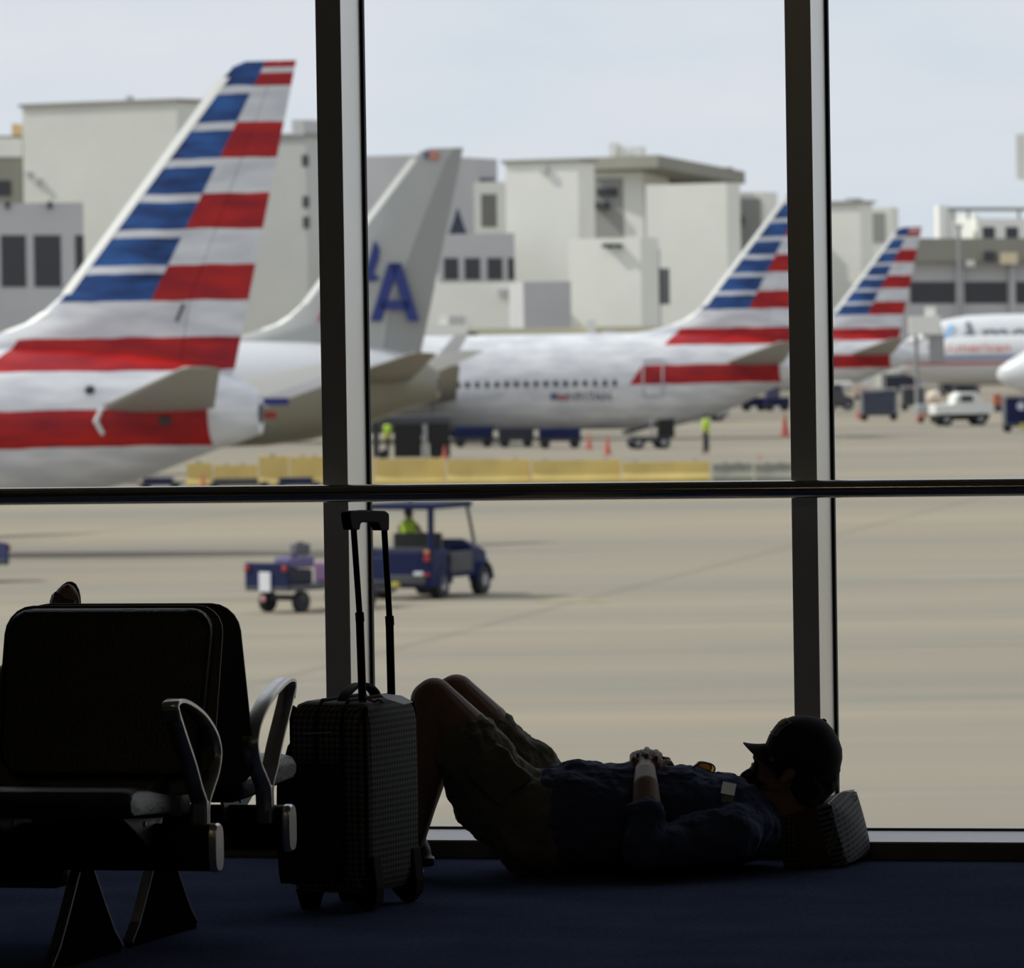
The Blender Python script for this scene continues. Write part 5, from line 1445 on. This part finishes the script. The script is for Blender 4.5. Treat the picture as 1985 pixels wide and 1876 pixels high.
# local: x forward (0 at rear bumper), y left(+)... width 1.55
vbox(t, 'rear_body', navy, (0.42, 0.78, 0.64), (0.85, 1.56, 0.80), bevel=0.06)
vbox(t, 'bumper', MT['darkgrey'], (0.0, 0.78, 0.42), (0.12, 1.3, 0.20))
vbox(t, 'platform', navy, (1.6, 0.78, 0.50), (1.7, 1.45, 0.16))
hood = MB().loft([[V((2.25, y, z)) for y, z in ((0.10, 0.45), (1.46, 0.45), (1.46, 1.05), (1.25, 1.20), (0.31, 1.20), (0.10, 1.05))],
                  [V((3.05, y, z)) for y, z in ((0.14, 0.45), (1.42, 0.45), (1.42, 0.92), (1.2, 1.06), (0.36, 1.06), (0.14, 0.92))],
                  [V((3.2, y, z)) for y, z in ((0.2, 0.5), (1.36, 0.5), (1.36, 0.82), (1.15, 0.92), (0.4, 0.92), (0.2, 0.82))]]).build('hood', navy, t, smooth=True)
vbox(t, 'seat', MT['black_vinyl'], (1.25, 0.78, 0.85), (0.5, 1.1, 0.2)); vbox(t, 'seat_back', MT['black_vinyl'], (1.02, 0.78, 1.12), (0.14, 1.1, 0.5))
vbox(t, 'side_panel', MT['darkgrey'], (1.6, 0.06, 0.74), (1.1, 0.06, 0.45))
for y in (0.06, 1.50):
    MB().cyl((0.10, y, 1.0), (0.12, y, 1.93), 0.07, n=10).build('roof_post', navy, t)
    MB().cyl((2.30, y, 1.1), (1.95, y, 1.93), 0.035, n=10).build('roof_post', MT['darkgrey'], t)
vbox(t, 'roof', navy, (1.02, 0.78, 1.95), (2.05, 1.62, 0.13), bevel=0.03)
vbox(t, 'rear_screen', MT['glass'], (0.10, 0.78, 1.48), (0.015, 1.36, 0.85), bevel=0)
vbox(t, 'screen_frame', MT['darkgrey'], (0.10, 0.78, 1.05), (0.05, 1.5, 0.08))
MB().cyl((0.9, 0.9, 2.0), (0.9, 0.9, 2.14), 0.06, n=12).build('beacon', mat('green_beacon', (0.10, 0.16, 0.08), 0.4), t)
for y in (0.10, 1.46):
    vbox(t, 'tail_light', redl, (-0.02, y, 0.86), (0.04, 0.14, 0.12)); vbox(t, 'turn_light', orl, (-0.02, y, 1.00), (0.04, 0.12, 0.09))
vbox(t, 'plate', paper, (-0.02, 0.30, 0.53), (0.03, 0.22, 0.12)); vbox(t, 'reflector', redl, (-0.02, 0.12, 0.53), (0.03, 0.16, 0.06))
vbox(t, 'yellow_hook', mat('hook_yellow', (0.45, 0.42, 0.05), 0.6), (-0.1, 0.78, 0.32), (0.2, 0.16, 0.12))
for x in (0.62, 2.72):
    for y in (0.12, 1.44): wheel(t, x, y, 0.31, 0.22)
    fe = MB()
    for y in (0.10, 1.46):
        fe.loft([[V((x + 0.40 * math.cos(PI * k / 10), y - 0.12, 0.31 + 0.40 * math.sin(PI * k / 10))) for k in range(11)] + [V((x + 0.36 * math.cos(PI * k / 10), y - 0.12, 0.31 + 0.36 * math.sin(PI * k / 10))) for k in range(10, -1, -1)],
                 [V((x + 0.40 * math.cos(PI * k / 10), y + 0.12, 0.31 + 0.40 * math.sin(PI * k / 10))) for k in range(11)] + [V((x + 0.36 * math.cos(PI * k / 10), y + 0.12, 0.31 + 0.36 * math.sin(PI * k / 10))) for k in range(10, -1, -1)]])
        fe.build('fender', navy, t); fe = MB()
for y in (0.25, 1.31):
    MB().cyl((3.19, y, 0.72), (3.24, y, 0.72), 0.10, n=16).build('headlight', mat('headlight_glass', (0.6, 0.6, 0.62), 0.2), t, smooth=True)
# driver
def worker(px, py, head, label, parent_pt=None, vest=lime, lean=0.0, seated=False):
    r = empty('person', parent_pt or G(px, py), math.radians(head), label, 'person', 'ramp workers')
    skinb = skin2
    b_ = MB()
    if seated:
        b_.chain([(V((0, 0, 0.15)), .13), (V((0.02, 0, 0.55)), .15), (V((0.02, 0, .68)), .06), (V((.03, 0, .80)), .095)])
        for s_ in (-1, 1):
            b_.chain([(V((0, .10 * s_, .12)), .09), (V((.42, .12 * s_, .14)), .07), (V((.50, .12 * s_, -.28)), .05)])
            b_.chain([(V((0, .20 * s_, .55)), .055), (V((.15, .26 * s_, .33)), .045), (V((.42, .16 * s_, .38)), .04)])
        vs_ = MB().chain([(V((0, 0, 0.2)), .15), (V((0.02, 0, 0.55)), .175)])
        tr_ = None
    else:
        b_.chain([(V((0, 0, .92)), .13), (V((0, 0, 1.38)), .15), (V((0, 0, 1.5)), .055), (V((0.01, 0, 1.64)), .095)])
        for s_ in (-1, 1):
            b_.chain([(V((0, .09 * s_, .9)), .09), (V((.04 * s_, .12 * s_, .48)), .065), (V((.06 * s_, .14 * s_, .08)), .05), (V((.06 * s_ + .14, .14 * s_, .05)), .04)])
            b_.chain([(V((0, .21 * s_, 1.40)), .055), (V((-.02, .27 * s_, 1.12)), .045), (V((.10, .25 * s_, .88)), .035), (V((.13, .24 * s_, .80)), .04)])
        vs_ = MB().chain([(V((0, 0, .98)), .155), (V((0, 0, 1.38)), .175)])
        for s_ in (-1, 1): vs_.chain([(V((0, .17 * s_, 1.42)), .08), (V((-.01, .24 * s_, 1.24)), .07)])
        tr_ = MB().chain([(V((0, 0, .92)), .145)])
        for s_ in (-1, 1): tr_.chain([(V((0, .09 * s_, .88)), .10), (V((.04 * s_, .12 * s_, .48)), .08), (V((.06 * s_, .14 * s_, .12)), .065)])
    o_ = b_.build('body', skinb, r); remesh(o_, 0.02, smooth=2)
    o_ = vs_.build('vest', vest, r); remesh(o_, 0.022, smooth=2)
    if tr_: o_ = tr_.build('trousers', darkcl, r); remesh(o_, 0.022, smooth=2)
    hd = MB().ell((0.0, 0, 0.84 if seated else 1.68), (.11, .10, .09)).build('hat', darkcl, r, smooth=True)
    return r
tp_ = t.location + Matrix.Rotation(math.radians(66), 3, 'Z') @ V((1.25, 1.1, 0.95))
worker(0, 0, 66, 'person in lime vest sitting at the wheel of the blue tractor', tp_, seated=True)
worker(752, 889, 200, 'person in lime vest standing under the silver tail, dark trousers')
worker(1369, 879, 170, 'person in lime vest walking on the apron below the middle striped tail')
# --- flat baggage cart with luggage behind the tractor
def cart(px, py, head, label, L_=3.2, Wd=1.45, h_=0.62, panel=True, z_=0.52, notice=False, group='baggage carts'):
    r = veh('baggage_cart', px, py, head, label, 'cart', group)
    vbox(r, 'bed', MT['darkgrey'], (L_ / 2, Wd / 2, z_), (L_, Wd, 0.10))
    if panel:
        vbox(r, 'end_panel', navy, (0.03, Wd / 2, z_ + h_ / 2), (0.05, Wd, h_)); vbox(r, 'end_panel', navy, (L_ - .03, Wd / 2, z_ + h_ / 2), (0.05, Wd, h_))
    vbox(r, 'axle', MT['darkgrey'], (0.55, Wd / 2, 0.30), (0.12, Wd * 0.9, 0.12))
    for x in (0.55, L_ - .55):
        for y in (0.14, Wd - .14): wheel(r, x, y, 0.22, 0.14, hub=False)
    MB().cyl((L_, Wd / 2, 0.35), (L_ + 0.9, Wd / 2, 0.30), 0.04, n=8).build('tow_bar', MT['darkgrey'], r)
    for y in (0.08, Wd - .08): vbox(r, 'tail_light', redl, (-0.02, y, z_ + h_ - .12), (0.05, 0.12, 0.12))
    if notice: vbox(r, 'notice', paper, (-0.02, Wd * 0.52, z_ + h_ * 0.25), (0.03, 0.30, 0.40)); 
    return r
c1_ = cart(560, 1190, 52, 'dark blue flat baggage cart with white notice, loaded with purple bags', z_=0.50, h_=0.52, notice=True, Wd=1.15)
vbox(c1_, 'lower_light', mat('pink_reflector', (0.5, 0.25, 0.25), 0.5), (-0.06, 0.62, 0.30), (0.04, 0.12, 0.12))
c1m = Matrix.Translation(c1_.location) @ Matrix.Rotation(math.radians(52), 4, 'Z')
def bag_on(mtx, x, y, z, size, m, label, rz=0.0, name='suitcase'):
    r = empty(name, mtx @ V((x, y, z)), rz, label, 'luggage', 'luggage on the carts')
    vbox(r, 'shell', m, (0, 0, size[2] / 2), size, bevel=0.05)
    MB().cyl((-0.08, 0, size[2] + 0.012), (0.08, 0, size[2] + 0.012), 0.015, n=8).build('handle', MT['black_plastic'], r)
    return r
purp = mat('purple_bag', (0.17, 0.09, 0.19), 0.8); 
bag_on(c1m, 0.80, 0.55, 0.556, (0.75, 0.45, 0.30), darkcl, 'dark suitcase lying low on the flat cart, nearest its white notice', 0.9)
bag_on(c1m, 0.85, 0.55, 0.886, (0.7, 0.5, 0.22), mat('violet_bag', (0.12, 0.10, 0.22), 0.8), 'bluish violet bag stacked on the flat cart', 0.8)
bag_on(c1m, 2.05, 0.50, 0.556, (0.7, 0.5, 0.40), purp, 'bright purple suitcase on the flat cart beside the left window post', 0.8)
bag_on(c1m, 0.98, 0.50, 1.136, (0.35, 0.3, 0.24), mat('grey_bag', (0.10, 0.10, 0.12), 0.8), 'small grey bag topmost on the flat cart', 0.5)
c2_ = cart(-3, 1124, 195, 'dark blue cart just entering at the left border', z_=0.45, h_=0.45, group='baggage carts')
# --- yellow painted barrier row, with concrete ones after it
yel = mat('barrier_yellow', (0.62, 0.47, 0.16), 0.8, noise=0.12, nscale=0.8); con = mat('barrier_concrete', (0.27, 0.265, 0.215), 0.9, noise=0.2, nscale=1.2)
def barrier(px0, px1, ytop0, ybase0, m, label):
    p = G(px0, ybase0); q = G(px1, ybase0 - (px1 - px0) * 0.0135)
    q.y = p.y; q = atz(px1, p.y, APRON)
    Lb = (q - p).length - 0.06
    h_ = P(px0, ytop0, p.y).z - APRON
    r = empty('barrier', p, 0, label, 'barrier', 'road barriers across the apron')
    prof = [(0, -.02), (0.0, 0.18), (0.20, 0.38), (0.25, h_), (0.43, h_), (0.48, 0.38), (0.68, 0.18), (0.68, -.02)]
    prof = [(y, max(0, z)) for y, z in prof]
    MB().loft([[V((0.03, y, z)) for y, z in prof], [V((Lb + .03, y, z)) for y, z in prof]]).build('barrier_body', m, r, bevel=0.01)
    for x in (0.5, Lb - .5):
        MB().box((x, 0.34, h_ + 0.03), (0.14, 0.10, 0.06)).build('lifting_eye', MT['grey'], r)
    return r
segs = [(360, 412, 896), (412, 500, 900), (500, 560, 883), (560, 640, 884), (640, 725, 886), (725, 865, 888), (865, 1030, 890), (1030, 1205, 891), (1205, 1378, 894)]
names_y = ['short low yellow barrier, leftmost of the row under the nearest tail', 'low yellow barrier beside the leftmost one', 'taller yellow barrier third from the left', 'yellow barrier just left of the left window post', 'yellow barrier hidden mostly by the left window post', 'yellow barrier just right of the left window post, by the worker', 'yellow barrier below the cart row, second right of the post', 'yellow barrier in the centre of the photo', 'last yellow barrier at the right end of the row']
for (x0, x1, yt), nm in zip(segs, names_y): barrier(x0, x1, yt + 2, 948 - (x0 - 360) * 0.0125, yel, nm)
for (x0, x1), nm in zip(((1380, 1462), (1462, 1545)), ('bare concrete barrier next to the last yellow one', 'bare concrete barrier just left of the right window post')):
    barrier(x0, x1, 899, 935, con, nm)
# dark low trailers in front of the barrier at the left
for (px, py, w_, h_, m_, lab) in ((268, 951, 1.55, 0.34, navy, 'low dark blue dolly under the nearest striped tail'), (400, 951, 2.3, 0.30, MT['darkgrey'], 'long low dark dolly in front of the yellow barriers'), (530, 951, 1.75, 0.34, navy, 'low dark dolly left of the left window post')):
    r = veh('cargo_dolly', px, py, 0, lab, 'cart', 'low dollies under the nearest tail')
    h_ *= .6
    vbox(r, 'frame', MT['darkgrey'], (w_ / 2, 0.6, 0.20), (w_, 1.2, 0.08)); vbox(r, 'load', m_, (w_ * .45, 0.6, 0.24 + h_ / 2), (w_ * .7, 0.9, h_))
    for x in (0.25, w_ - .25):
        for y in (0.1, 1.1): wheel(r, x, y, 0.15, 0.1, hub=False)
# --- cones
conem = mat('cone_orange', (0.55, 0.12, 0.085), 0.6); conew = mat('cone_white', (0.8, 0.8, 0.8), 0.6)
def cone(px, py, h_, label, m=None):
    h_ *= 0.88
    r = empty('traffic_cone', G(px, py), 0, label, 'traffic cone', 'cones around the aircraft')
    MB().box((0, 0, 0.02), (h_ * .5, h_ * .5, 0.04)).build('base', m or conem, r)
    MB().cyl((0, 0, 0.04), (0, 0, h_), h_ * .19, h_ * .04, n=20).build('cone_body', m or conem, r, smooth=True)
    MB().cyl((0, 0, h_ * .5), (0, 0, h_ * .68), h_ * .115, h_ * .085, n=20).build('reflective_band', conew, r, smooth=True)
for a_ in ((394, 953, .75, 'red cone in front of the yellow barriers, under the nearest tail'), (862, 891, .7, 'red cone beside the dark equipment right of the lime vest'), (1142, 871, .85, 'orange cone under the white fuselage, left of the pair'),
           (1178, 881, .95, 'orange cone under the white fuselage, right of the pair'), (1302, 838, .8, 'pale orange cone behind the parked equipment'), (1522, 845, 1.3, 'tall orange cone just left of the right window post'),
           (1472, 891, .25, 'small orange cone alone on open concrete'), (1664, 812, .7, 'cone beside the dark caged cart'), (1780, 818, .7, 'cone left of the white pickup truck')):
    cone(*a_)
# --- dark equipment under aircraft 2 and 3
def dolly_row(px, py, w_, h_, m_, lab, nm='loader_cart'):
    r = veh(nm, px, py, 0, lab, 'cart', 'carts parked under the white fuselage')
    vbox(r, 'frame', MT['darkgrey'], (w_ / 2, 0.8, 0.40), (w_, 1.5, 0.14)); vbox(r, 'load', m_, (w_ / 2, 0.8, 0.47 + h_ / 2), (w_ * .9, 1.3, h_), bevel=0.05)
    for x in (0.4, w_ - .4):
        for y in (0.1, 1.5): wheel(r, x, y, 0.24, 0.15, hub=False)
    return r
dolly_row(876, 868, 2.1, .55, navy, 'dark blue cart under the white fuselage, nearest the main wheels')
dolly_row(962, 868, 1.9, .50, darkcl, 'black low cart under the white fuselage, second from the left')
dolly_row(1040, 870, 2.2, .50, navy, 'dark cart under the white fuselage, left of the orange cones')
r = veh('belt_loader', 1225, 871, 8, 'dark belt loader with black wheels under the rear of the white fuselage', 'belt loader')
vbox(r, 'chassis', MT['darkgrey'], (0.9, 0.7, 0.45), (1.8, 1.4, 0.25)); vbox(r, 'belt', MT['rubber'], (0.9, 0.7, 1.05), (2.4, 0.8, 0.16), (0, -0.25, 0)); vbox(r, 'cab', MT['rubber'], (1.65, 0.3, 0.95), (0.75, 0.5, 0.85))
vbox(r, 'post', MT['grey'], (0.95, 0.05, 0.95), (0.10, 0.1, 0.9))
for x in (0.3, 1.5):
    for y in (0.0, 1.4): wheel(r, x, y, 0.3, 0.2)
r = veh('container_loader', 722, 892, 0, 'black container loader with ribbed sides under the silver tail', 'loader')
vbox(r, 'left_tower', MT['rubber'], (1.55, 0.8, 0.85), (1.2, 1.3, 1.5)); vbox(r, 'right_tower', MT['rubber'], (2.95, 0.8, 0.85), (0.9, 1.3, 1.5)); vbox(r, 'deck', MT['darkgrey'], (1.7, 0.8, 1.72), (3.5, 1.4, 0.35)); vbox(r, 'ram', MT['grey'], (2.32, 0.2, 0.8), (0.2, 0.16, 1.5)); vbox(r, 'rear_post', MT['darkgrey'], (0.15, 0.9, 0.85), (0.3, 0.4, 1.5))
for x in (0.5, 2.8):
    for y in (0.1, 1.5): wheel(r, x, y, 0.22, 0.2, hub=False)
# --- parked van and cars behind aircraft 3 tail
def car(px, py, head, label, m, L_=4.3, Wd=1.8, h_=1.45, pick=False, group='parked vehicles on the far apron'):
    r = veh('pickup_truck' if pick else 'car', px, py, head, label, 'truck' if pick else 'car', group)
    prof = ([(0, .62), (0, 1.18), (L_ * .34, 1.20), (L_ * .36, h_ + .10), (L_ * .44, h_ + .32), (L_ * .74, h_ + .30), (L_ * .84, 1.28), (L_ * .98, 1.15), (L_, .95), (L_, .62)] if pick
            else [(0, .35), (0, .80), (L_ * .10, .98), (L_ * .22, h_ - .04), (L_ * .35, h_), (L_ * .55, h_), (L_ * .70, .98), (L_ * .95, .86), (L_, .70), (L_, .35)])
    MB().loft([[V((x, 0.0 + .04 * (z > 1.0), z)) for x, z in prof], [V((x, Wd - .04 * (z > 1.0), z)) for x, z in prof]]).build('car_body', m, r, smooth=False, bevel=0.06)
    wx0, wx1 = (L_ * .45, L_ * .66) if pick else (L_ * .25, L_ * .56)
    for y in (0.0, Wd):
        MB().box(((wx0 + wx1) / 2, y, h_ * .86 if not pick else 1.48), (wx1 - wx0, 0.03, .34)).build('side_window', wd, r, bevel=0.01)
    vbox(r, 'underside', MT['rubber'], (L_ / 2, Wd / 2, .34 if not pick else .48), (L_ * .9, Wd * .9, .2 if not pick else .36))
    for x in (L_ * .2, L_ * .8):
        for y in (0.12, Wd - .12): wheel(r, x, y, 0.36, 0.22)
    return r
silverm = mat('car_silver', (0.45, 0.46, 0.48), 0.3, 0.4); whitem = mat('car_white', (0.78, 0.78, 0.75), 0.35)
car(1308, 818, 5, 'silver car with pale roof parked behind the middle tail, worker in front', mat('car_pale_green', (0.36, 0.40, 0.40), 0.3, 0.3), L_=3.3, h_=1.25)
car(1814, 826, 10, 'white pickup truck with rounded cab at the right', whitem, L_=3.2, Wd=1.7, h_=1.5, pick=True)
car(1600, 796, 0, 'dark van with white roof just right of the right window post', mat('van_dark', (0.06, 0.06, 0.07), 0.5), L_=1.9, h_=1.75)
vbox(bpy.data.objects[[o.name for o in bpy.data.objects if o.name.startswith('car') and o.get('label', '').startswith('dark van')][0]], 'white_roof', whitem, (0.95, 0.9, 1.74), (1.7, 1.7, 0.28), bevel=0.08)
# caged cart
def cage(px, py, w_, h_, mface, lab, head=0, s_frame=MT['grey'], group='tall caged carts'):
    r = veh('cage_cart', px, py, head, lab, 'cart', group)
    vbox(r, 'panel', mface, (w_ / 2, 0.4, 0.45 + h_ / 2), (w_ * .86, 0.9, h_)); vbox(r, 'roof', s_frame, (w_ / 2, 0.5, 0.5 + h_ + .06), (w_, 1.2, 0.12)); vbox(r, 'bed', MT['darkgrey'], (w_ / 2, 0.5, 0.36), (w_, 1.2, 0.14))
    for x in (0.04, w_ - .04):
        for y in (-.05, 1.0): MB().cyl((x, y, .4), (x, y, .5 + h_), 0.05, n=8).build('frame_post', s_frame, r)
    for x in (0.22, w_ - .22):
        for y in (0.05, 0.95): wheel(r, x, y, 0.2, 0.12, hub=False)
    return r
cage(1669, 816, 2.15, 1.25, mat('cage_slate', (0.045, 0.055, 0.085), 0.7, noise=0.2, nscale=3), 'tall cart with dark slate panels and pale frame, right of the right window post')
cage(1748, 796, 1.5, .95, MT['darkgrey'], 'smaller dark caged cart left of the white pickup truck')
r = cage(1946, 838, 1.9, 1.30, navy, 'navy blue container cart with round white emblem at the right border')
MB().cyl((0.88, -0.06, 1.33), (0.88, -0.10, 1.33), 0.21, n=28).build('emblem', mat('emblem_pale', (0.55, 0.57, 0.66), 0.6), r)
vbox(r, 'yellow_jack', mat('jack_yellow', (0.5, 0.45, 0.08), 0.6), (0.95, -0.1, 0.32), (0.3, 0.15, 0.3))
# luggage trucks under the old livery aircraft
for (px, w_, m_, lab) in ((1712, 2.8, navy, 'navy luggage cart with canopy, left of two far ones'), (1822, 3.0, navy, 'navy luggage cart with canopy, right of two far ones')):
    k = cage(px, 770, w_, 1.2, mat('cart_curtain', (0.03, 0.032, 0.05), 0.8), lab, s_frame=mat('canopy_navy', (0.055, 0.06, 0.13), 0.6), group='canopied carts on the far apron')
r = veh('ground_power_unit', 1797, 800, 0, 'cream rounded ground power unit between far carts', 'machine')
MB().ell((0.5, 0.4, 0.95), (0.48, 0.4, 0.45)).build('housing', mat('gpu_cream', (0.75, 0.62, 0.50), 0.6), r, smooth=True); vbox(r, 'skirt', mat('gpu_orange', (0.45, 0.24, 0.08), 0.6), (0.5, 0.4, 0.45), (0.6, 0.5, 0.35)); 
for x in (.25, .75): wheel(r, x, .2, .15, .1, hub=False)
r = veh('ground_power_unit', 1778, 820, 12, 'pale grey ground unit with green stripe beside the white pickup', 'machine')
vbox(r, 'housing', silverm, (0.65, .45, .75), (1.25, .8, .6), bevel=0.08); vbox(r, 'stripe', mat('unit_green', (0.30, 0.34, 0.10), 0.7), (0.95, -.0, .62), (.5, .1, .5)); vbox(r, 'tow_bar', MT['darkgrey'], (0.9, -0.5, .2), (.08, .9, .08)); vbox(r, 'orange_panel', mat('unit_orange', (0.5, 0.25, 0.15), 0.7), (0.35, .0, .42), (.6, .08, .25))
for x in (.3, 1.0): wheel(r, x, .2, .18, .1, hub=False)
for (px, py, m_, lab) in ((1655, 776, mat('tub_cream', (0.62, 0.45, 0.36), 0.7), 'cream and orange equipment box behind the slate cart'), (1752, 782, mat('tub_tan', (0.42, 0.28, 0.10), 0.7), 'tan equipment box behind the smaller caged cart'), (1955, 800, mat('tub_brown', (0.33, 0.22, 0.10), 0.7), 'brown equipment box behind the navy container'), (1927, 798, mat('tub_red', (0.45, 0.13, 0.08), 0.7), 'red equipment box left of the navy container')):
    r = veh('equipment_box', px, py, 0, lab, 'box', 'equipment boxes on the far apron'); w_ = 1.1 if py < 790 else .6
    vbox(r, 'case', m_, (w_ / 2, .4, .75), (w_, .7, .7), bevel=.05); vbox(r, 'legs', MT['darkgrey'], (w_ / 2, .4, .2), (w_ * .8, .6, .4))
# dark belt of service vehicles behind the middle tail
for i, (px, lab) in enumerate(((1440, 'navy tug parked far behind, under the middle tail'), (1485, 'navy tug parked far behind, left of the right window post'))):
    r = veh('baggage_tractor', px, 797, 4, lab, 'tractor', 'far navy tugs')
    vbox(r, 'tug_body', MT['navy'], (0.8, .6, .6), (1.6, 1.1, .55)); vbox(r, 'canopy', mat('canopy_navy', (0.055, 0.06, 0.13), 0.6), (.5, .6, 1.25), (.9, 1.0, .7))
    for x in (.3, 1.3):
        for y in (.1, 1.1): wheel(r, x, y, .25, .15, hub=False)
